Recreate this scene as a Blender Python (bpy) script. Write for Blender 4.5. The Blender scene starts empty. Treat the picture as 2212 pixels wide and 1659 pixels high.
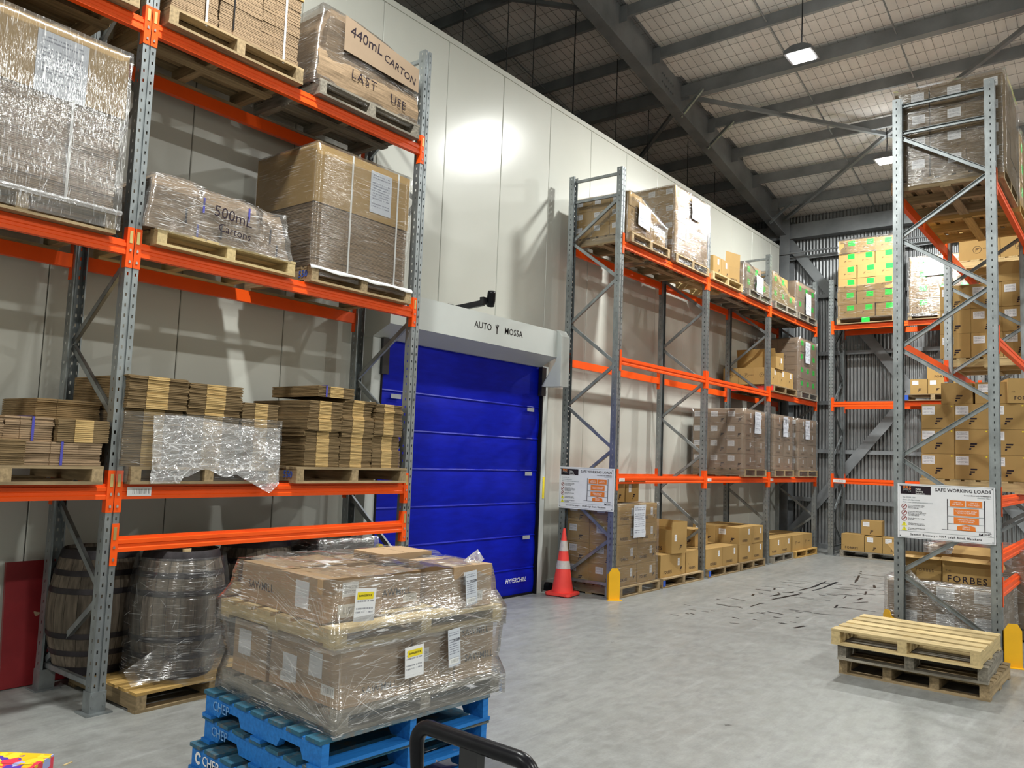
import bpy, math, random
from mathutils import Vector, Matrix, noise as mnoise
random.seed(7)
sc = bpy.context.scene
C = sc.collection
R = math.radians
# ---------------------------------------------------------------- camera
cam_d = bpy.data.cameras.new('camera'); cam = bpy.data.objects.new('camera', cam_d); C.objects.link(cam)
CAMP = Vector((7.3401, 0.0209, 1.887)); YAW, PIT, ROL = 0.6652, 0.0875, 0.0377
_f = Vector((-math.sin(YAW)*math.cos(PIT), math.cos(YAW)*math.cos(PIT), math.sin(PIT)))
_r = Vector((math.cos(YAW), math.sin(YAW), 0)); _u = _r.cross(_f)
_r2 = _r*math.cos(ROL)+_u*math.sin(ROL); _u2 = -_r*math.sin(ROL)+_u*math.cos(ROL)
m = Matrix((_r2, _u2, -_f)).transposed().to_4x4(); m.translation = CAMP
cam.matrix_world = m
cam_d.sensor_width = 36; cam_d.lens = 1749.256/2212*36; cam_d.clip_start = .05; cam_d.clip_end = 200
sc.camera = cam
# ---------------------------------------------------------------- world, exposure
w = bpy.data.worlds.new('world'); sc.world = w; w.use_nodes = True
w.node_tree.nodes['Background'].inputs[0].default_value = (.5, .55, .6, 1)
w.node_tree.nodes['Background'].inputs[1].default_value = .02
vs = sc.view_settings
vs.view_transform = 'Standard'; vs.look = 'None'; vs.gamma = 1; vs.use_curve_mapping = False
vs.exposure = -0.84
LAMP_W = 760.0            # every high-bay lamp
LAMP_ROWS = [(3.52, y) for y in (3.15, 11.44, 16.37, -5.15)] + [(11.4, y) for y in (3.15, 11.44, 16.37, -5.15)]
LAMP_Z = 7.835
sc.cycles.max_bounces = 5; sc.cycles.diffuse_bounces = 4; sc.cycles.glossy_bounces = 2
sc.cycles.transparent_max_bounces = 12; sc.cycles.transmission_bounces = 2
sc.cycles.use_adaptive_sampling = True; sc.cycles.adaptive_threshold = .06; sc.cycles.adaptive_min_samples = 16
sc.cycles.caustics_reflective = False; sc.cycles.caustics_refractive = False
# ---------------------------------------------------------------- materials
MATS = {}
class NT:
    def __init__(s, name):
        s.m = bpy.data.materials.new(name); s.m.use_nodes = True; s.t = s.m.node_tree; s.n = s.t.nodes; s.n.clear()
        s.out = s.add('ShaderNodeOutputMaterial'); MATS[name] = s.m
    def add(s, ty, **k):
        x = s.n.new(ty)
        for a, v in k.items(): setattr(x, a, v)
        return x
    def set(s, node, i, v):
        if hasattr(v, 'is_linked') or v.__class__.__name__.startswith('NodeSocket'): s.t.links.new(v, node.inputs[i])
        else: node.inputs[i].default_value = v
    def math(s, op, a, b=0.0, c=None, clamp=False):
        x = s.add('ShaderNodeMath', operation=op, use_clamp=clamp); s.set(x, 0, a); s.set(x, 1, b)
        if c is not None: s.set(x, 2, c)
        return x.outputs[0]
    def mix(s, f, a, b, bl='MIX'):
        x = s.add('ShaderNodeMix', data_type='RGBA', blend_type=bl); s.set(x, 0, f); s.set(x, 6, a); s.set(x, 7, b); return x.outputs[2]
    def coord(s, kind='Object', scale=(1, 1, 1), rnd=0.0):
        c = s.add('ShaderNodeTexCoord').outputs[kind]
        mp = s.add('ShaderNodeMapping'); s.set(mp, 0, c); s.set(mp, 3, scale)
        v = mp.outputs[0]
        if rnd:
            oi = s.add('ShaderNodeObjectInfo').outputs['Random']
            o = s.math('MULTIPLY', oi, rnd); a = s.add('ShaderNodeVectorMath', operation='ADD')
            cb = s.add('ShaderNodeCombineXYZ'); s.set(cb, 0, o); s.set(cb, 1, o); s.set(cb, 2, o)
            s.set(a, 0, v); s.set(a, 1, cb.outputs[0]); v = a.outputs[0]
        return v
    def noise(s, vec, scale, detail=3, rough=.55):
        x = s.add('ShaderNodeTexNoise'); s.set(x, 'Vector', vec); s.set(x, 'Scale', scale); s.set(x, 'Detail', detail); s.set(x, 'Roughness', rough); return x.outputs[0]
    def ramp(s, v, a, b, lo=0.0, hi=1.0):
        x = s.add('ShaderNodeMapRange'); s.set(x, 0, v); s.set(x, 1, a); s.set(x, 2, b); s.set(x, 3, lo); s.set(x, 4, hi); return x.outputs[0]
    def bump(s, h, st, dist=.01):
        x = s.add('ShaderNodeBump'); s.set(x, 'Strength', st); s.set(x, 'Distance', dist); s.set(x, 'Height', h); return x.outputs[0]
    def bsdf(s, col, rough=.6, metal=0., spec=.5, normal=None, **k):
        b = s.add('ShaderNodeBsdfPrincipled'); s.set(b, 'Base Color', col); s.set(b, 'Roughness', rough); s.set(b, 'Metallic', metal); s.set(b, 'Specular IOR Level', spec)
        if normal is not None: s.set(b, 'Normal', normal)
        for a, v in k.items(): s.set(b, a, v)
        return b.outputs[0]
    def done(s, sh): s.t.links.new(sh, s.out.inputs[0]); return s.m
def c4(c): return (c[0], c[1], c[2], 1)
def simple(name, col, rough=.6, metal=0., spec=.5, amt=.25, scale=6, stretch=(1, 1, 1), rnd=.15, bump=0., rn=20.):
    t = NT(name); v = t.coord('Object', stretch, rn if rnd else 0)
    n = t.noise(v, scale, 4)
    a = c4([x*(1-amt) for x in col]); b = c4([min(1, x*(1+amt)) for x in col])
    c = t.mix(t.ramp(n, .3, .7), a, b)
    if rnd:
        oi = t.add('ShaderNodeObjectInfo').outputs['Random']
        c = t.mix(1.0, c, t.mix(oi, c4([1-rnd]*3), (1, 1, 1, 1)), 'MULTIPLY')
    nm = t.bump(n, bump, .004) if bump else None
    return t.done(t.bsdf(c, rough, metal, spec, nm))
simple('galv', (.30, .325, .335), .40, .75, .5, .22, 9, (1, 1, .6), 0, .03)
simple('galv_dark', (.20, .21, .22), .5, .6, .5, .2, 5, (1, 1, 1), 0)
simple('orange', (.84, .090, .007), .40, 0, .28, .06, 3, (1, 1, 1), 0)
simple('kraft', (.42, .268, .098), .75, 0, .25, .05, 3, (1, 1, 1), .10)
simple('kraft_grey', (.35, .255, .175), .75, 0, .25, .06, 3, (1, 1, 1), .10)
simple('kraft_pink', (.42, .285, .17), .75, 0, .25, .06, 3, (1, 1, 1), .10)
simple('kraft_edge', (.50, .345, .15), .85, 0, .2, .35, 60, (.15, .15, 3), 0)
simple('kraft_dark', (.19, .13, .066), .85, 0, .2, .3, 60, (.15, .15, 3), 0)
simple('kraft_brown', (.285, .20, .125), .85, 0, .2, .3, 40, (.15, .15, 3), 0)
simple('wood', (.36, .265, .15), .8, 0, .2, .35, 1.0, (3, 38, 38), .35, .12)
simple('wood_new', (.56, .43, .22), .75, 0, .25, .22, 1.0, (3, 38, 38), .2, .1)
simple('wood_grey', (.30, .27, .22), .85, 0, .2, .4, 1.0, (3, 38, 38), .4, .15)
simple('wood_orange', (.52, .33, .11), .75, 0, .25, .25, 1.0, (3, 38, 38), .2, .1)
simple('black', (.012, .012, .014), .35, 0, .5, .2, 8, (1, 1, 1), 0)
simple('black_rubber', (.007, .007, .009), .28, 0, .18, .2, 30, (1, 1, 1), 0)
simple('ink', (.03, .022, .03), .8, 0, .1, .1, 8, (1, 1, 1), 0)
simple('ink_soft', (.13, .085, .05), .8, 0, .1, .1, 8, (1, 1, 1), 0)
simple('white_paint', (.50, .525, .51), .4, 0, .5, .03, 2, (1, 1, 1), 0)
simple('white_print', (.8, .8, .8), .5, 0, .3, .02, 2, (1, 1, 1), 0)
simple('paper', (.78, .79, .83), .6, 0, .3, .04, 6, (1, 1, 1), 0)
simple('strap_white', (.75, .75, .74), .4, 0, .5, .05, 6, (1, 1, 1), 0)
simple('strap_blue', (.06, .06, .35), .5, 0, .4, .05, 6, (1, 1, 1), 0)
simple('yellow', (.86, .46, .01), .4, 0, .5, .06, 5, (1, 1, 1), 0)
simple('yellow_tape', (.85, .68, .02), .4, 0, .5, .05, 5, (1, 1, 1), 0)
simple('cone_red', (.90, .07, .055), .45, 0, .4, .06, 5, (1, 1, 1), 0)
simple('cone_band', (.55, .50, .47), .5, 0, .5, .12, 20, (1, 1, 1), 0)
simple('green_sticker', (.02, .75, .07), .6, 0, .3, .04, 5, (1, 1, 1), 0)
simple('sign_orange', (.78, .21, .03), .5, 0, .4, .03, 5, (1, 1, 1), 0)
simple('sign_grey', (.30, .34, .36), .5, 0, .4, .03, 5, (1, 1, 1), 0)
simple('sign_red', (.25, .02, .02), .5, 0, .4, .03, 5, (1, 1, 1), 0)
simple('sign_yellow', (.80, .75, .05), .5, 0, .4, .03, 5, (1, 1, 1), 0)
simple('stencil_faded', (.16, .34, .62), .6, 0, .3, .3, 30, (1, 1, 1), 0)
simple('blue_print', (.03, .10, .5), .6, 0, .3, .1, 9, (1, 1, 1), 0)
simple('brass', (.75, .60, .25), .35, .9, .5, .1, 9, (1, 1, 1), 0)
simple('stave', (.135, .108, .082), .75, 0, .3, .45, 1.4, (30, 30, 2.5), .45, .15)
simple('hoop', (.035, .03, .034), .5, .55, .5, .4, 12, (1, 1, 1), .2)
simple('cork', (.75, .55, .30), .8, 0, .2, .1, 12, (1, 1, 1), 0)
simple('steel_bolt', (.6, .6, .58), .3, .9, .5, .1, 9, (1, 1, 1), 0)
simple('lamp_body', (.25, .26, .28), .45, .4, .5, .1, 9, (1, 1, 1), 0)
simple('grey_patch', (.36, .38, .42), .5, 0, .4, .05, 9, (1, 1, 1), 0)
simple('dark_wrap', (.055, .042, .04), .35, 0, .5, .5, 5, (1, 1, 1), 0, .4)
def _m():
    # blue pallet paint, worn to timber
    t = NT('blue_paint'); v = t.coord('Object', (1, 1, 1), 30); n = t.noise(v, 7, 6, .7); n2 = t.noise(t.coord('Object', (3, 38, 38), 9), 1.2, 4)
    base = t.mix(t.ramp(n2, .3, .7), (.012, .13, .42, 1), (.02, .20, .60, 1))
    c = t.mix(t.ramp(n, .66, .72), base, (.40, .29, .15, 1))
    t.done(t.bsdf(c, .6, 0, .3, t.bump(n2, .1, .004)))
    t = NT('blue_paint_worn'); v = t.coord('Object', (1, 1, 1), 30); n = t.noise(v, 5, 6, .7); n2 = t.noise(t.coord('Object', (3, 38, 38), 9), 1.2, 4)
    base = t.mix(t.ramp(n2, .3, .7), (.03, .09, .14, 1), (.035, .14, .22, 1))
    c = t.mix(t.ramp(n, .50, .62), base, (.13, .12, .10, 1)); c = t.mix(t.ramp(n, .70, .75), c, (.45, .30, .12, 1))
    t.done(t.bsdf(c, .75, 0, .2, t.bump(n2, .15, .004)))
    # cool-room panel skin
    t = NT('panel_white'); v = t.coord('Object'); n = t.noise(v, .8, 3); c = t.mix(t.ramp(n, .3, .7), (.515, .52, .475, 1), (.545, .55, .505, 1))
    big = t.noise(t.coord('Object', (1, .6, .25)), 1.6, 2)
    t.done(t.bsdf(c, .25, 0, .42, t.bump(big, .15, .03)))
    simple('panel_joint', (.12, .12, .11), .7, 0, .3, .1, 5, (1, 1, 1), 0)
    # roof insulation
    t = NT('insulation'); v = t.coord('Object'); n = t.noise(v, 2.2, 4); c = t.mix(t.ramp(n, .3, .7), (.80, .775, .755, 1), (.88, .855, .835, 1)); t.done(t.bsdf(c, .7, 0, .3, t.bump(n, .3, .03)))
    simple('wire', (.05, .05, .055), .6, .3, .5, .1, 5, (1, 1, 1), 0)
    # roof steel
    simple('steel_grey', (.25, .265, .28), .55, .35, .5, .25, 1.5, (1, 1, 1), 0)
    # corrugated wall sheet
    t = NT('wall_sheet'); v = t.coord('Object', (1, 1, .15)); n = t.noise(v, 3, 4); c = t.mix(t.ramp(n, .3, .7), (.27, .28, .29, 1), (.35, .36, .37, 1)); t.done(t.bsdf(c, .46, .8, .5))
    # concrete
    t = NT('concrete'); v = t.coord('Object'); a = t.noise(t.coord('Object', (.55, .3, 1)), 1.1, 6, .6); b = t.noise(t.coord('Object', (2.2, .55, 1)), 3.2, 5, .62); d = t.noise(v, 60, 3, .6)
    # long wear strokes turned off-axis
    mp = t.add('ShaderNodeMapping'); t.set(mp, 0, t.add('ShaderNodeTexCoord').outputs['Object']); t.set(mp, 2, (0, 0, R(24))); t.set(mp, 3, (6, .7, 1)); e = t.noise(mp.outputs[0], 1.6, 5, .6)
    c = t.mix(t.ramp(a, .35, .65), (.215, .22, .21, 1), (.29, .297, .285, 1))
    c = t.mix(t.ramp(b, .40, .62, 0, .75), c, (.18, .182, .175, 1))
    c = t.mix(t.ramp(e, .56, .72, 0, .55), c, (.37, .38, .38, 1))
    m2_ = t.noise(t.coord('Object', (1, .7, 1)), 9, 5, .65); c = t.mix(t.ramp(m2_, .38, .66, 0, .55), c, (.34, .35, .345, 1)); c = t.mix(t.ramp(d, .35, .65, 0, .3), c, (.17, .17, .165, 1))
    sp = t.add('ShaderNodeTexVoronoi'); t.set(sp, 'Vector', v); t.set(sp, 'Scale', 1.7); sn = t.noise(v, 35, 2)
    blot = t.math('MULTIPLY', t.math('LESS_THAN', sp.outputs[0], .045), t.ramp(sn, .45, .55)); c = t.mix(blot, c, (.05, .05, .048, 1))
    rg = t.ramp(b, .3, .7, .30, .48)
    t.done(t.bsdf(c, rg, 0, .45, t.bump(d, .05, .003)))
    # stretch film: clear rippled gloss; fold haze doubles as painted highlight streaks
    def glint_streak(t, scale, rot, fr, lo, hi):
        mp = t.add('ShaderNodeMapping'); t.set(mp, 0, t.add('ShaderNodeTexCoord').outputs['Object']); t.set(mp, 2, rot); t.set(mp, 3, scale)
        n = t.noise(mp.outputs[0], fr, 2, .6); return t.ramp(n, lo, hi), n
    for nm, sc1, sc2, haze, hz, gl, bs in (('film', (1.0, 1.0, 22), (1.2, 1.2, 18), .02, .28, .13, .0030), ('film_side', (22, 22, 1.6), (9, 9, 2.0), .04, .60, .30, .0045), ('film_heavy', (1.3, 1.3, 20), (1.6, 1.6, 17), .045, .80, .30, .0055)):
        t = NT(nm); a1, n = glint_streak(t, sc1, (.05, -.05, 0), 5.0, .60, .70); a2, n_ = glint_streak(t, sc2, (.42, .38, 0) if nm != 'film_side' else (.1, .1, 0), 5.0, .62, .72)
        msk = t.ramp(t.noise(t.coord('Object', (1, 1, 1), 9), 3.0, 2), .42, .62, .12, 1.0)
        f = t.math('MULTIPLY', t.math('MAXIMUM', a1, a2), msk)
        nrm = t.bump(n, 1.0, bs)
        tr = t.add('ShaderNodeBsdfTransparent'); t.set(tr, 0, (.97, .965, .96, 1))
        df = t.add('ShaderNodeBsdfDiffuse'); t.set(df, 0, (.86, .85, .86, 1))
        g = t.add('ShaderNodeBsdfGlossy'); t.set(g, 0, (1, 1, 1, 1)); t.set(g, 1, .13); t.set(g, 'Normal', nrm)
        m1 = t.add('ShaderNodeMixShader'); t.set(m1, 0, t.math('MULTIPLY_ADD', f, hz, haze)); t.set(m1, 1, tr.outputs[0]); t.set(m1, 2, df.outputs[0])
        fr = t.add('ShaderNodeFresnel'); t.set(fr, 0, 1.45)
        m2 = t.add('ShaderNodeMixShader'); t.set(m2, 0, t.math('ADD', t.math('MULTIPLY', fr.outputs[0], .6), gl*.35, clamp=True)); t.set(m2, 1, m1.outputs[0]); t.set(m2, 2, g.outputs[0])
        t.done(m2.outputs[0])
    t = NT('film_sheet'); v = t.coord('Object'); nz = t.noise(v, 6, 3, .6)
    wv = t.add('ShaderNodeVectorMath', operation='MULTIPLY_ADD'); cb = t.add('ShaderNodeCombineXYZ')
    for k in range(3): t.set(cb, k, nz)
    t.set(wv, 0, cb.outputs[0]); t.set(wv, 1, (.10, .10, .10)); t.set(wv, 2, v)
    def vor(scale, feat):
        mp = t.add('ShaderNodeMapping'); t.set(mp, 0, wv.outputs[0]); t.set(mp, 2, (.5, 0, 0)); t.set(mp, 3, (1, .55, 1.5)); x = t.add('ShaderNodeTexVoronoi', feature=feat); t.set(x, 'Vector', mp.outputs[0]); t.set(x, 'Scale', scale); return x.outputs[0]
    e1, e2 = vor(11, 'DISTANCE_TO_EDGE'), vor(26, 'DISTANCE_TO_EDGE')
    f = t.math('MAXIMUM', t.ramp(e1, 0, .055, 1, 0), t.ramp(e2, 0, .06, .55, 0)); f = t.math('MULTIPLY', f, t.ramp(nz, .35, .6, .25, 1))  # crease lines whitened to paint in glints on the crumpled sheet
    nrm = t.bump(t.math('ADD', e1, t.math('MULTIPLY', e2, .5)), 1.0, .02)
    tr = t.add('ShaderNodeBsdfTransparent'); df = t.add('ShaderNodeBsdfDiffuse'); t.set(df, 0, (.86, .86, .88, 1)); g = t.add('ShaderNodeBsdfGlossy'); t.set(g, 1, .18); t.set(g, 'Normal', nrm)
    m1 = t.add('ShaderNodeMixShader'); t.set(m1, 0, t.math('MULTIPLY_ADD', f, .55, .20)); t.set(m1, 1, tr.outputs[0]); t.set(m1, 2, df.outputs[0])
    m2 = t.add('ShaderNodeMixShader'); t.set(m2, 0, .22); t.set(m2, 1, m1.outputs[0]); t.set(m2, 2, g.outputs[0]); t.done(m2.outputs[0])
    # folded film ribbons, whitened to paint in highlights, still see-through
    t = NT('pleat'); n = t.noise(t.coord('Object'), 14, 2); tr = t.add('ShaderNodeBsdfTransparent')
    p_ = t.bsdf((.92, .92, .93, 1), .22, 0, .8); m1 = t.add('ShaderNodeMixShader'); t.set(m1, 0, t.ramp(n, .32, .68, .06, .6)); t.set(m1, 1, tr.outputs[0]); t.set(m1, 2, p_); t.done(m1.outputs[0])
    # printed paper: rows of small print and a code block
    for nm, base, ink, rows in (('label_print', (.80, .80, .82), (.16, .16, .2), 9), ('label_green', (.015, .78, .06), (.01, .25, .02), 5), ('sheet_print', (.60, .63, .70), (.13, .14, .2), 16), ('barcode', (.80, .80, .80), (.03, .03, .03), 1)):
        t = NT(nm); g = t.add('ShaderNodeTexCoord').outputs['Generated']; sp = t.add('ShaderNodeSeparateXYZ'); t.set(sp, 0, g); u, vv = sp.outputs[0], sp.outputs[1]
        if nm == 'barcode':
            cb = t.add('ShaderNodeCombineXYZ'); t.set(cb, 0, u); n = t.noise(cb.outputs[0], 60, 0); ink_f = t.math('GREATER_THAN', n, .5)
            box = t.math('MULTIPLY', t.math('MULTIPLY', t.math('GREATER_THAN', u, .22), t.math('LESS_THAN', u, .93)), t.math('MULTIPLY', t.math('GREATER_THAN', vv, .25), t.math('LESS_THAN', vv, .8)))
            f = t.math('MULTIPLY', ink_f, box)
        else:
            row = t.math('FLOOR', t.math('MULTIPLY', vv, rows)); fr = t.math('FRACT', t.math('MULTIPLY', vv, rows))
            cb = t.add('ShaderNodeCombineXYZ'); t.set(cb, 0, t.math('MULTIPLY', u, 26)); t.set(cb, 1, t.math('MULTIPLY', row, 7.3)); n = t.noise(cb.outputs[0], 1.0, 1)
            wn = t.add('ShaderNodeTexWhiteNoise', noise_dimensions='1D'); t.set(wn, 'W', row)
            on = t.math('GREATER_THAN', wn.outputs[0], .35)
            f = t.math('MULTIPLY', t.math('MULTIPLY', t.math('GREATER_THAN', n, .46), on), t.math('MULTIPLY', t.math('GREATER_THAN', fr, .3), t.math('LESS_THAN', fr, .75)))
            mg = t.math('MULTIPLY', t.math('MULTIPLY', t.math('GREATER_THAN', u, .08), t.math('LESS_THAN', u, .9)), t.math('MULTIPLY', t.math('GREATER_THAN', vv, .08), t.math('LESS_THAN', vv, .92)))
            f = t.math('MULTIPLY', f, mg)
        t.done(t.bsdf(t.mix(t.math('MULTIPLY', f, .75), c4(base), c4(ink)), .55, 0, .3))
    # scuffed red board
    t = NT('red_board'); v = t.coord('Object'); n = t.noise(v, 3, 4); n2 = t.noise(v, 9, 2, .4); c = t.mix(t.ramp(n, .3, .7), (.17, .010, .014, 1), (.26, .018, .022, 1)); c = t.mix(t.ramp(n2, .76, .78), c, (.4, .3, .2, 1)); t.done(t.bsdf(c, .4, 0, .5, t.bump(n, .3, .02)))
    # blue door fabric
    t = NT('door_blue'); v = t.coord('Object', (1, 1.2, 6)); n = t.noise(v, 3, 4); c = t.mix(t.ramp(n, .3, .7), (.001, .006, .30, 1), (.002, .011, .42, 1)); t.done(t.bsdf(c, .45, 0, .16, t.bump(n, .12, .01)))
    t = NT('lamp_glow'); e = t.add('ShaderNodeEmission'); t.set(e, 0, (1, .97, .93, 1)); t.set(e, 1, 60.0); t.done(e.outputs[0]); t.m.cycles.emission_sampling = 'NONE'
    # bright printed gift-wrap carton
    t = NT('patchwork'); v = t.coord('Object'); vo = t.add('ShaderNodeTexVoronoi', distance='MANHATTAN'); t.set(vo, 'Vector', v); t.set(vo, 'Scale', 16); rp = t.add('ShaderNodeValToRGB'); sx = t.add('ShaderNodeSeparateColor'); t.set(sx, 0, vo.outputs['Color']); t.set(rp, 0, sx.outputs[0])
    els = rp.color_ramp; els.interpolation = 'CONSTANT'
    for i, (p, col) in enumerate(((0, (.95, .55, .02)), (.22, (.9, .06, .10)), (.40, (.12, .05, .45)), (.58, (.95, .72, .05)), (.72, (.85, .12, .45)), (.86, (.45, .50, .85)))):
        el = els.elements[i] if i < 2 else els.elements.new(p); el.position = p; el.color = c4(col)
    t.done(t.bsdf(rp.outputs[0], .4, 0, .5))
_m()
M = MATS
# ---------------------------------------------------------------- mesh helpers
def mesh(name, vs_, fs, mats=None, fm=None, smooth=False):
    me = bpy.data.meshes.new(name); me.from_pydata([tuple(v) for v in vs_], [], fs); me.validate()
    for x in (mats or []): me.materials.append(M[x])
    if fm:
        for p, i in zip(me.polygons, fm): p.material_index = i
    if smooth:
        for p in me.polygons: p.use_smooth = True
    me.update(); return me
class MB:
    def __init__(s): s.v = []; s.f = []; s.m = []
    def quad(s, a, b, c, d, mi=0):
        i = len(s.v); s.v += [a, b, c, d]; s.f.append((i, i+1, i+2, i+3)); s.m.append(mi)
    def poly(s, pts, mi=0):
        i = len(s.v); s.v += list(pts); s.f.append(tuple(range(i, i+len(pts)))); s.m.append(mi)
    def box(s, x0, x1, y0, y1, z0, z1, mi=0):
        i = len(s.v); s.v += [(x0, y0, z0), (x1, y0, z0), (x1, y1, z0), (x0, y1, z0), (x0, y0, z1), (x1, y0, z1), (x1, y1, z1), (x0, y1, z1)]
        for q in ((0, 3, 2, 1), (4, 5, 6, 7), (0, 1, 5, 4), (1, 2, 6, 5), (2, 3, 7, 6), (3, 0, 4, 7)): s.f.append(tuple(i+k for k in q)); s.m.append(mi)
    def prism(s, prof, axis, a, b, mi=0):
        # prof: list of 2D points (ccw), extruded along axis from a to b
        def P(p, t): return {'x': (t, p[0], p[1]), 'y': (p[0], t, p[1]), 'z': (p[0], p[1], t)}[axis]
        i = len(s.v); n = len(prof); s.v += [P(p, a) for p in prof] + [P(p, b) for p in prof]
        s.f.append(tuple(range(i+n-1, i-1, -1))); s.f.append(tuple(range(i+n, i+2*n))); s.m += [mi, mi]
        for k in range(n): s.f.append((i+k, i+(k+1) % n, i+n+(k+1) % n, i+n+k)); s.m.append(mi)
    def tube(s, pts, r, n=8, mi=0, cap=True):
        pts = [Vector(p) for p in pts]; rings = []
        rs = r if isinstance(r, (list, tuple)) else [r]*len(pts)
        up = None
        for k, p in enumerate(pts):
            d = (pts[min(k+1, len(pts)-1)]-pts[max(k-1, 0)]).normalized()
            if up is None: up = Vector((0, 0, 1)) if abs(d.z) < .9 else Vector((1, 0, 0))
            a = d.cross(up).normalized(); b = a.cross(d).normalized(); up = b
            i = len(s.v); s.v += [tuple(p+a*rs[k]*math.cos(2*math.pi*j/n)+b*rs[k]*math.sin(2*math.pi*j/n)) for j in range(n)]; rings.append(i)
        for k in range(len(rings)-1):
            for j in range(n): s.f.append((rings[k]+j, rings[k]+(j+1) % n, rings[k+1]+(j+1) % n, rings[k+1]+j)); s.m.append(mi)
        if cap: s.f.append(tuple(rings[0]+j for j in range(n))); s.f.append(tuple(rings[-1]+n-1-j for j in range(n))); s.m += [mi, mi]
    def lathe(s, prof, n=24, mi=0, mis=None):
        rings = []
        for r, z in prof:
            i = len(s.v); s.v += [(r*math.cos(2*math.pi*j/n), r*math.sin(2*math.pi*j/n), z) for j in range(n)]; rings.append(i)
        for k in range(len(rings)-1):
            for j in range(n): s.f.append((rings[k]+j, rings[k]+(j+1) % n, rings[k+1]+(j+1) % n, rings[k+1]+j)); s.m.append(mis[k] if mis else mi)
        s.f.append(tuple(rings[0]+n-1-j for j in range(n))); s.f.append(tuple(rings[-1]+j for j in range(n))); s.m += [mis[0] if mis else mi, mis[-1] if mis else mi]
    def mesh(s, name, mats, smooth=False): return mesh(name, s.v, s.f, mats if isinstance(mats, (list, tuple)) else [mats], s.m, smooth)
def obj(name, me, parent=None, loc=(0, 0, 0), rot=(0, 0, 0), scale=None):
    o = bpy.data.objects.new(name, me); C.objects.link(o); o.location = loc; o.rotation_euler = rot
    if scale: o.scale = scale
    if parent: o.parent = parent
    return o
def empty(name, loc=(0, 0, 0), rot=(0, 0, 0), parent=None):
    o = bpy.data.objects.new(name, None); o.empty_display_size = .1; C.objects.link(o); o.location = loc; o.rotation_euler = rot
    if parent: o.parent = parent
    return o
def tag(o, label, cat, group=None, kind=None):
    o['label'] = label
    if cat: o['category'] = cat
    if group: o['group'] = group
    if kind: o['kind'] = kind
    return o
def struct(o, label=None):
    o['kind'] = 'structure'
    if label: o['label'] = label
    return o
def stuff(o): o['kind'] = 'stuff'; return o
_cache = {}
def cached(key, fn):
    if key not in _cache: _cache[key] = fn()
    return _cache[key]
def boxmesh(name, dx, dy, dz, mt):
    def mk():
        b = MB(); b.box(-dx/2, dx/2, -dy/2, dy/2, 0, dz); return b.mesh(name, mt)
    return cached(('box', round(dx, 4), round(dy, 4), round(dz, 4), mt), mk)
def textmesh(body, size, mt, bold=0.0, space=1.0, align='CENTER', ext=.0004, shear=0.0):
    def mk():
        cu = bpy.data.curves.new('lettering', 'FONT'); cu.body = body; cu.size = size; cu.align_x = align; cu.align_y = 'CENTER'; cu.resolution_u = 2
        cu.extrude = ext; cu.offset = bold*size; cu.space_character = space; cu.shear = shear
        o = bpy.data.objects.new('tmp', cu); C.objects.link(o); bpy.context.view_layer.update()
        me = bpy.data.meshes.new_from_object(o.evaluated_get(bpy.context.evaluated_depsgraph_get()))
        me.name = 'lettering'; me.materials.clear(); me.materials.append(M[mt]); bpy.data.objects.remove(o); bpy.data.curves.remove(cu); return me
    return cached(('text', body, size, mt, bold, space, align, shear), mk)
FROT = {'x+': (R(90), 0, R(90)), 'x-': (R(90), 0, R(-90)), 'y-': (R(90), 0, 0), 'y+': (R(90), 0, R(180)), 'z+': (0, 0, 0)}
FR = {'x+': (0, 1, 0), 'x-': (0, -1, 0), 'y-': (1, 0, 0), 'y+': (-1, 0, 0), 'z+': (1, 0, 0)}
FN = {'x+': (1, 0, 0), 'x-': (-1, 0, 0), 'y-': (0, -1, 0), 'y+': (0, 1, 0), 'z+': (0, 0, 1)}
def on_face(name, me, parent, face, center, u=0, v=0, out=.0015, spin=0.0):
    r = Vector(FR[face]); n = Vector(FN[face]); up = Vector((0, 1, 0)) if face == 'z+' else Vector((0, 0, 1))
    o = obj(name, me, parent, Vector(center)+r*u+up*v+n*out)
    e = Matrix.Rotation(spin, 3, n) @ (Matrix((r, up, n)).transposed()); o.rotation_euler = e.to_euler(); return o
def plate(w_, h_, mt, t=.001):
    def mk():
        b = MB(); b.box(-w_/2, w_/2, -h_/2, h_/2, 0, t); return b.mesh('plate', mt)
    return cached(('plate', round(w_, 3), round(h_, 3), mt), mk)
def logo_f(size, mt):
    def mk():
        b = MB(); s = size
        def bar(x0, x1, y0, y1, k=.22):
            b.prism([(x0+k*y0, y0), (x1+k*y0, y0), (x1+k*y1, y1), (x0+k*y1, y1)], 'z', 0, .0006)
        bar(-.35*s, .45*s, .28*s, .5*s); bar(-.35*s, .25*s, -.06*s, .16*s); bar(-.35*s, -.1*s, -.42*s, -.18*s); return b.mesh('logo', mt)
    return cached(('logof', size, mt), mk)
def logo_ring(r, mt):
    def mk():
        b = MB(); n = 20
        for j in range(n):
            a, c = 2*math.pi*j/n, 2*math.pi*(j+1)/n
            b.quad((r*math.cos(a), r*math.sin(a), .0005), (r*math.cos(c), r*math.sin(c), .0005), (r*.88*math.cos(c), r*.88*math.sin(c), .0005), (r*.88*math.cos(a), r*.88*math.sin(a), .0005))
        s = r*1.1
        for x0, x1, y0, y1 in ((-.35*s, .4*s, .22*s, .42*s), (-.35*s, .2*s, -.06*s, .12*s), (-.35*s, -.1*s, -.4*s, -.18*s)): b.quad((x0+.2*y0, y0, .0005), (x1+.2*y0, y0, .0005), (x1+.2*y1, y1, .0005), (x0+.2*y1, y1, .0005))
        return b.mesh('logo', mt)
    return cached(('ring', r, mt), mk)
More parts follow.
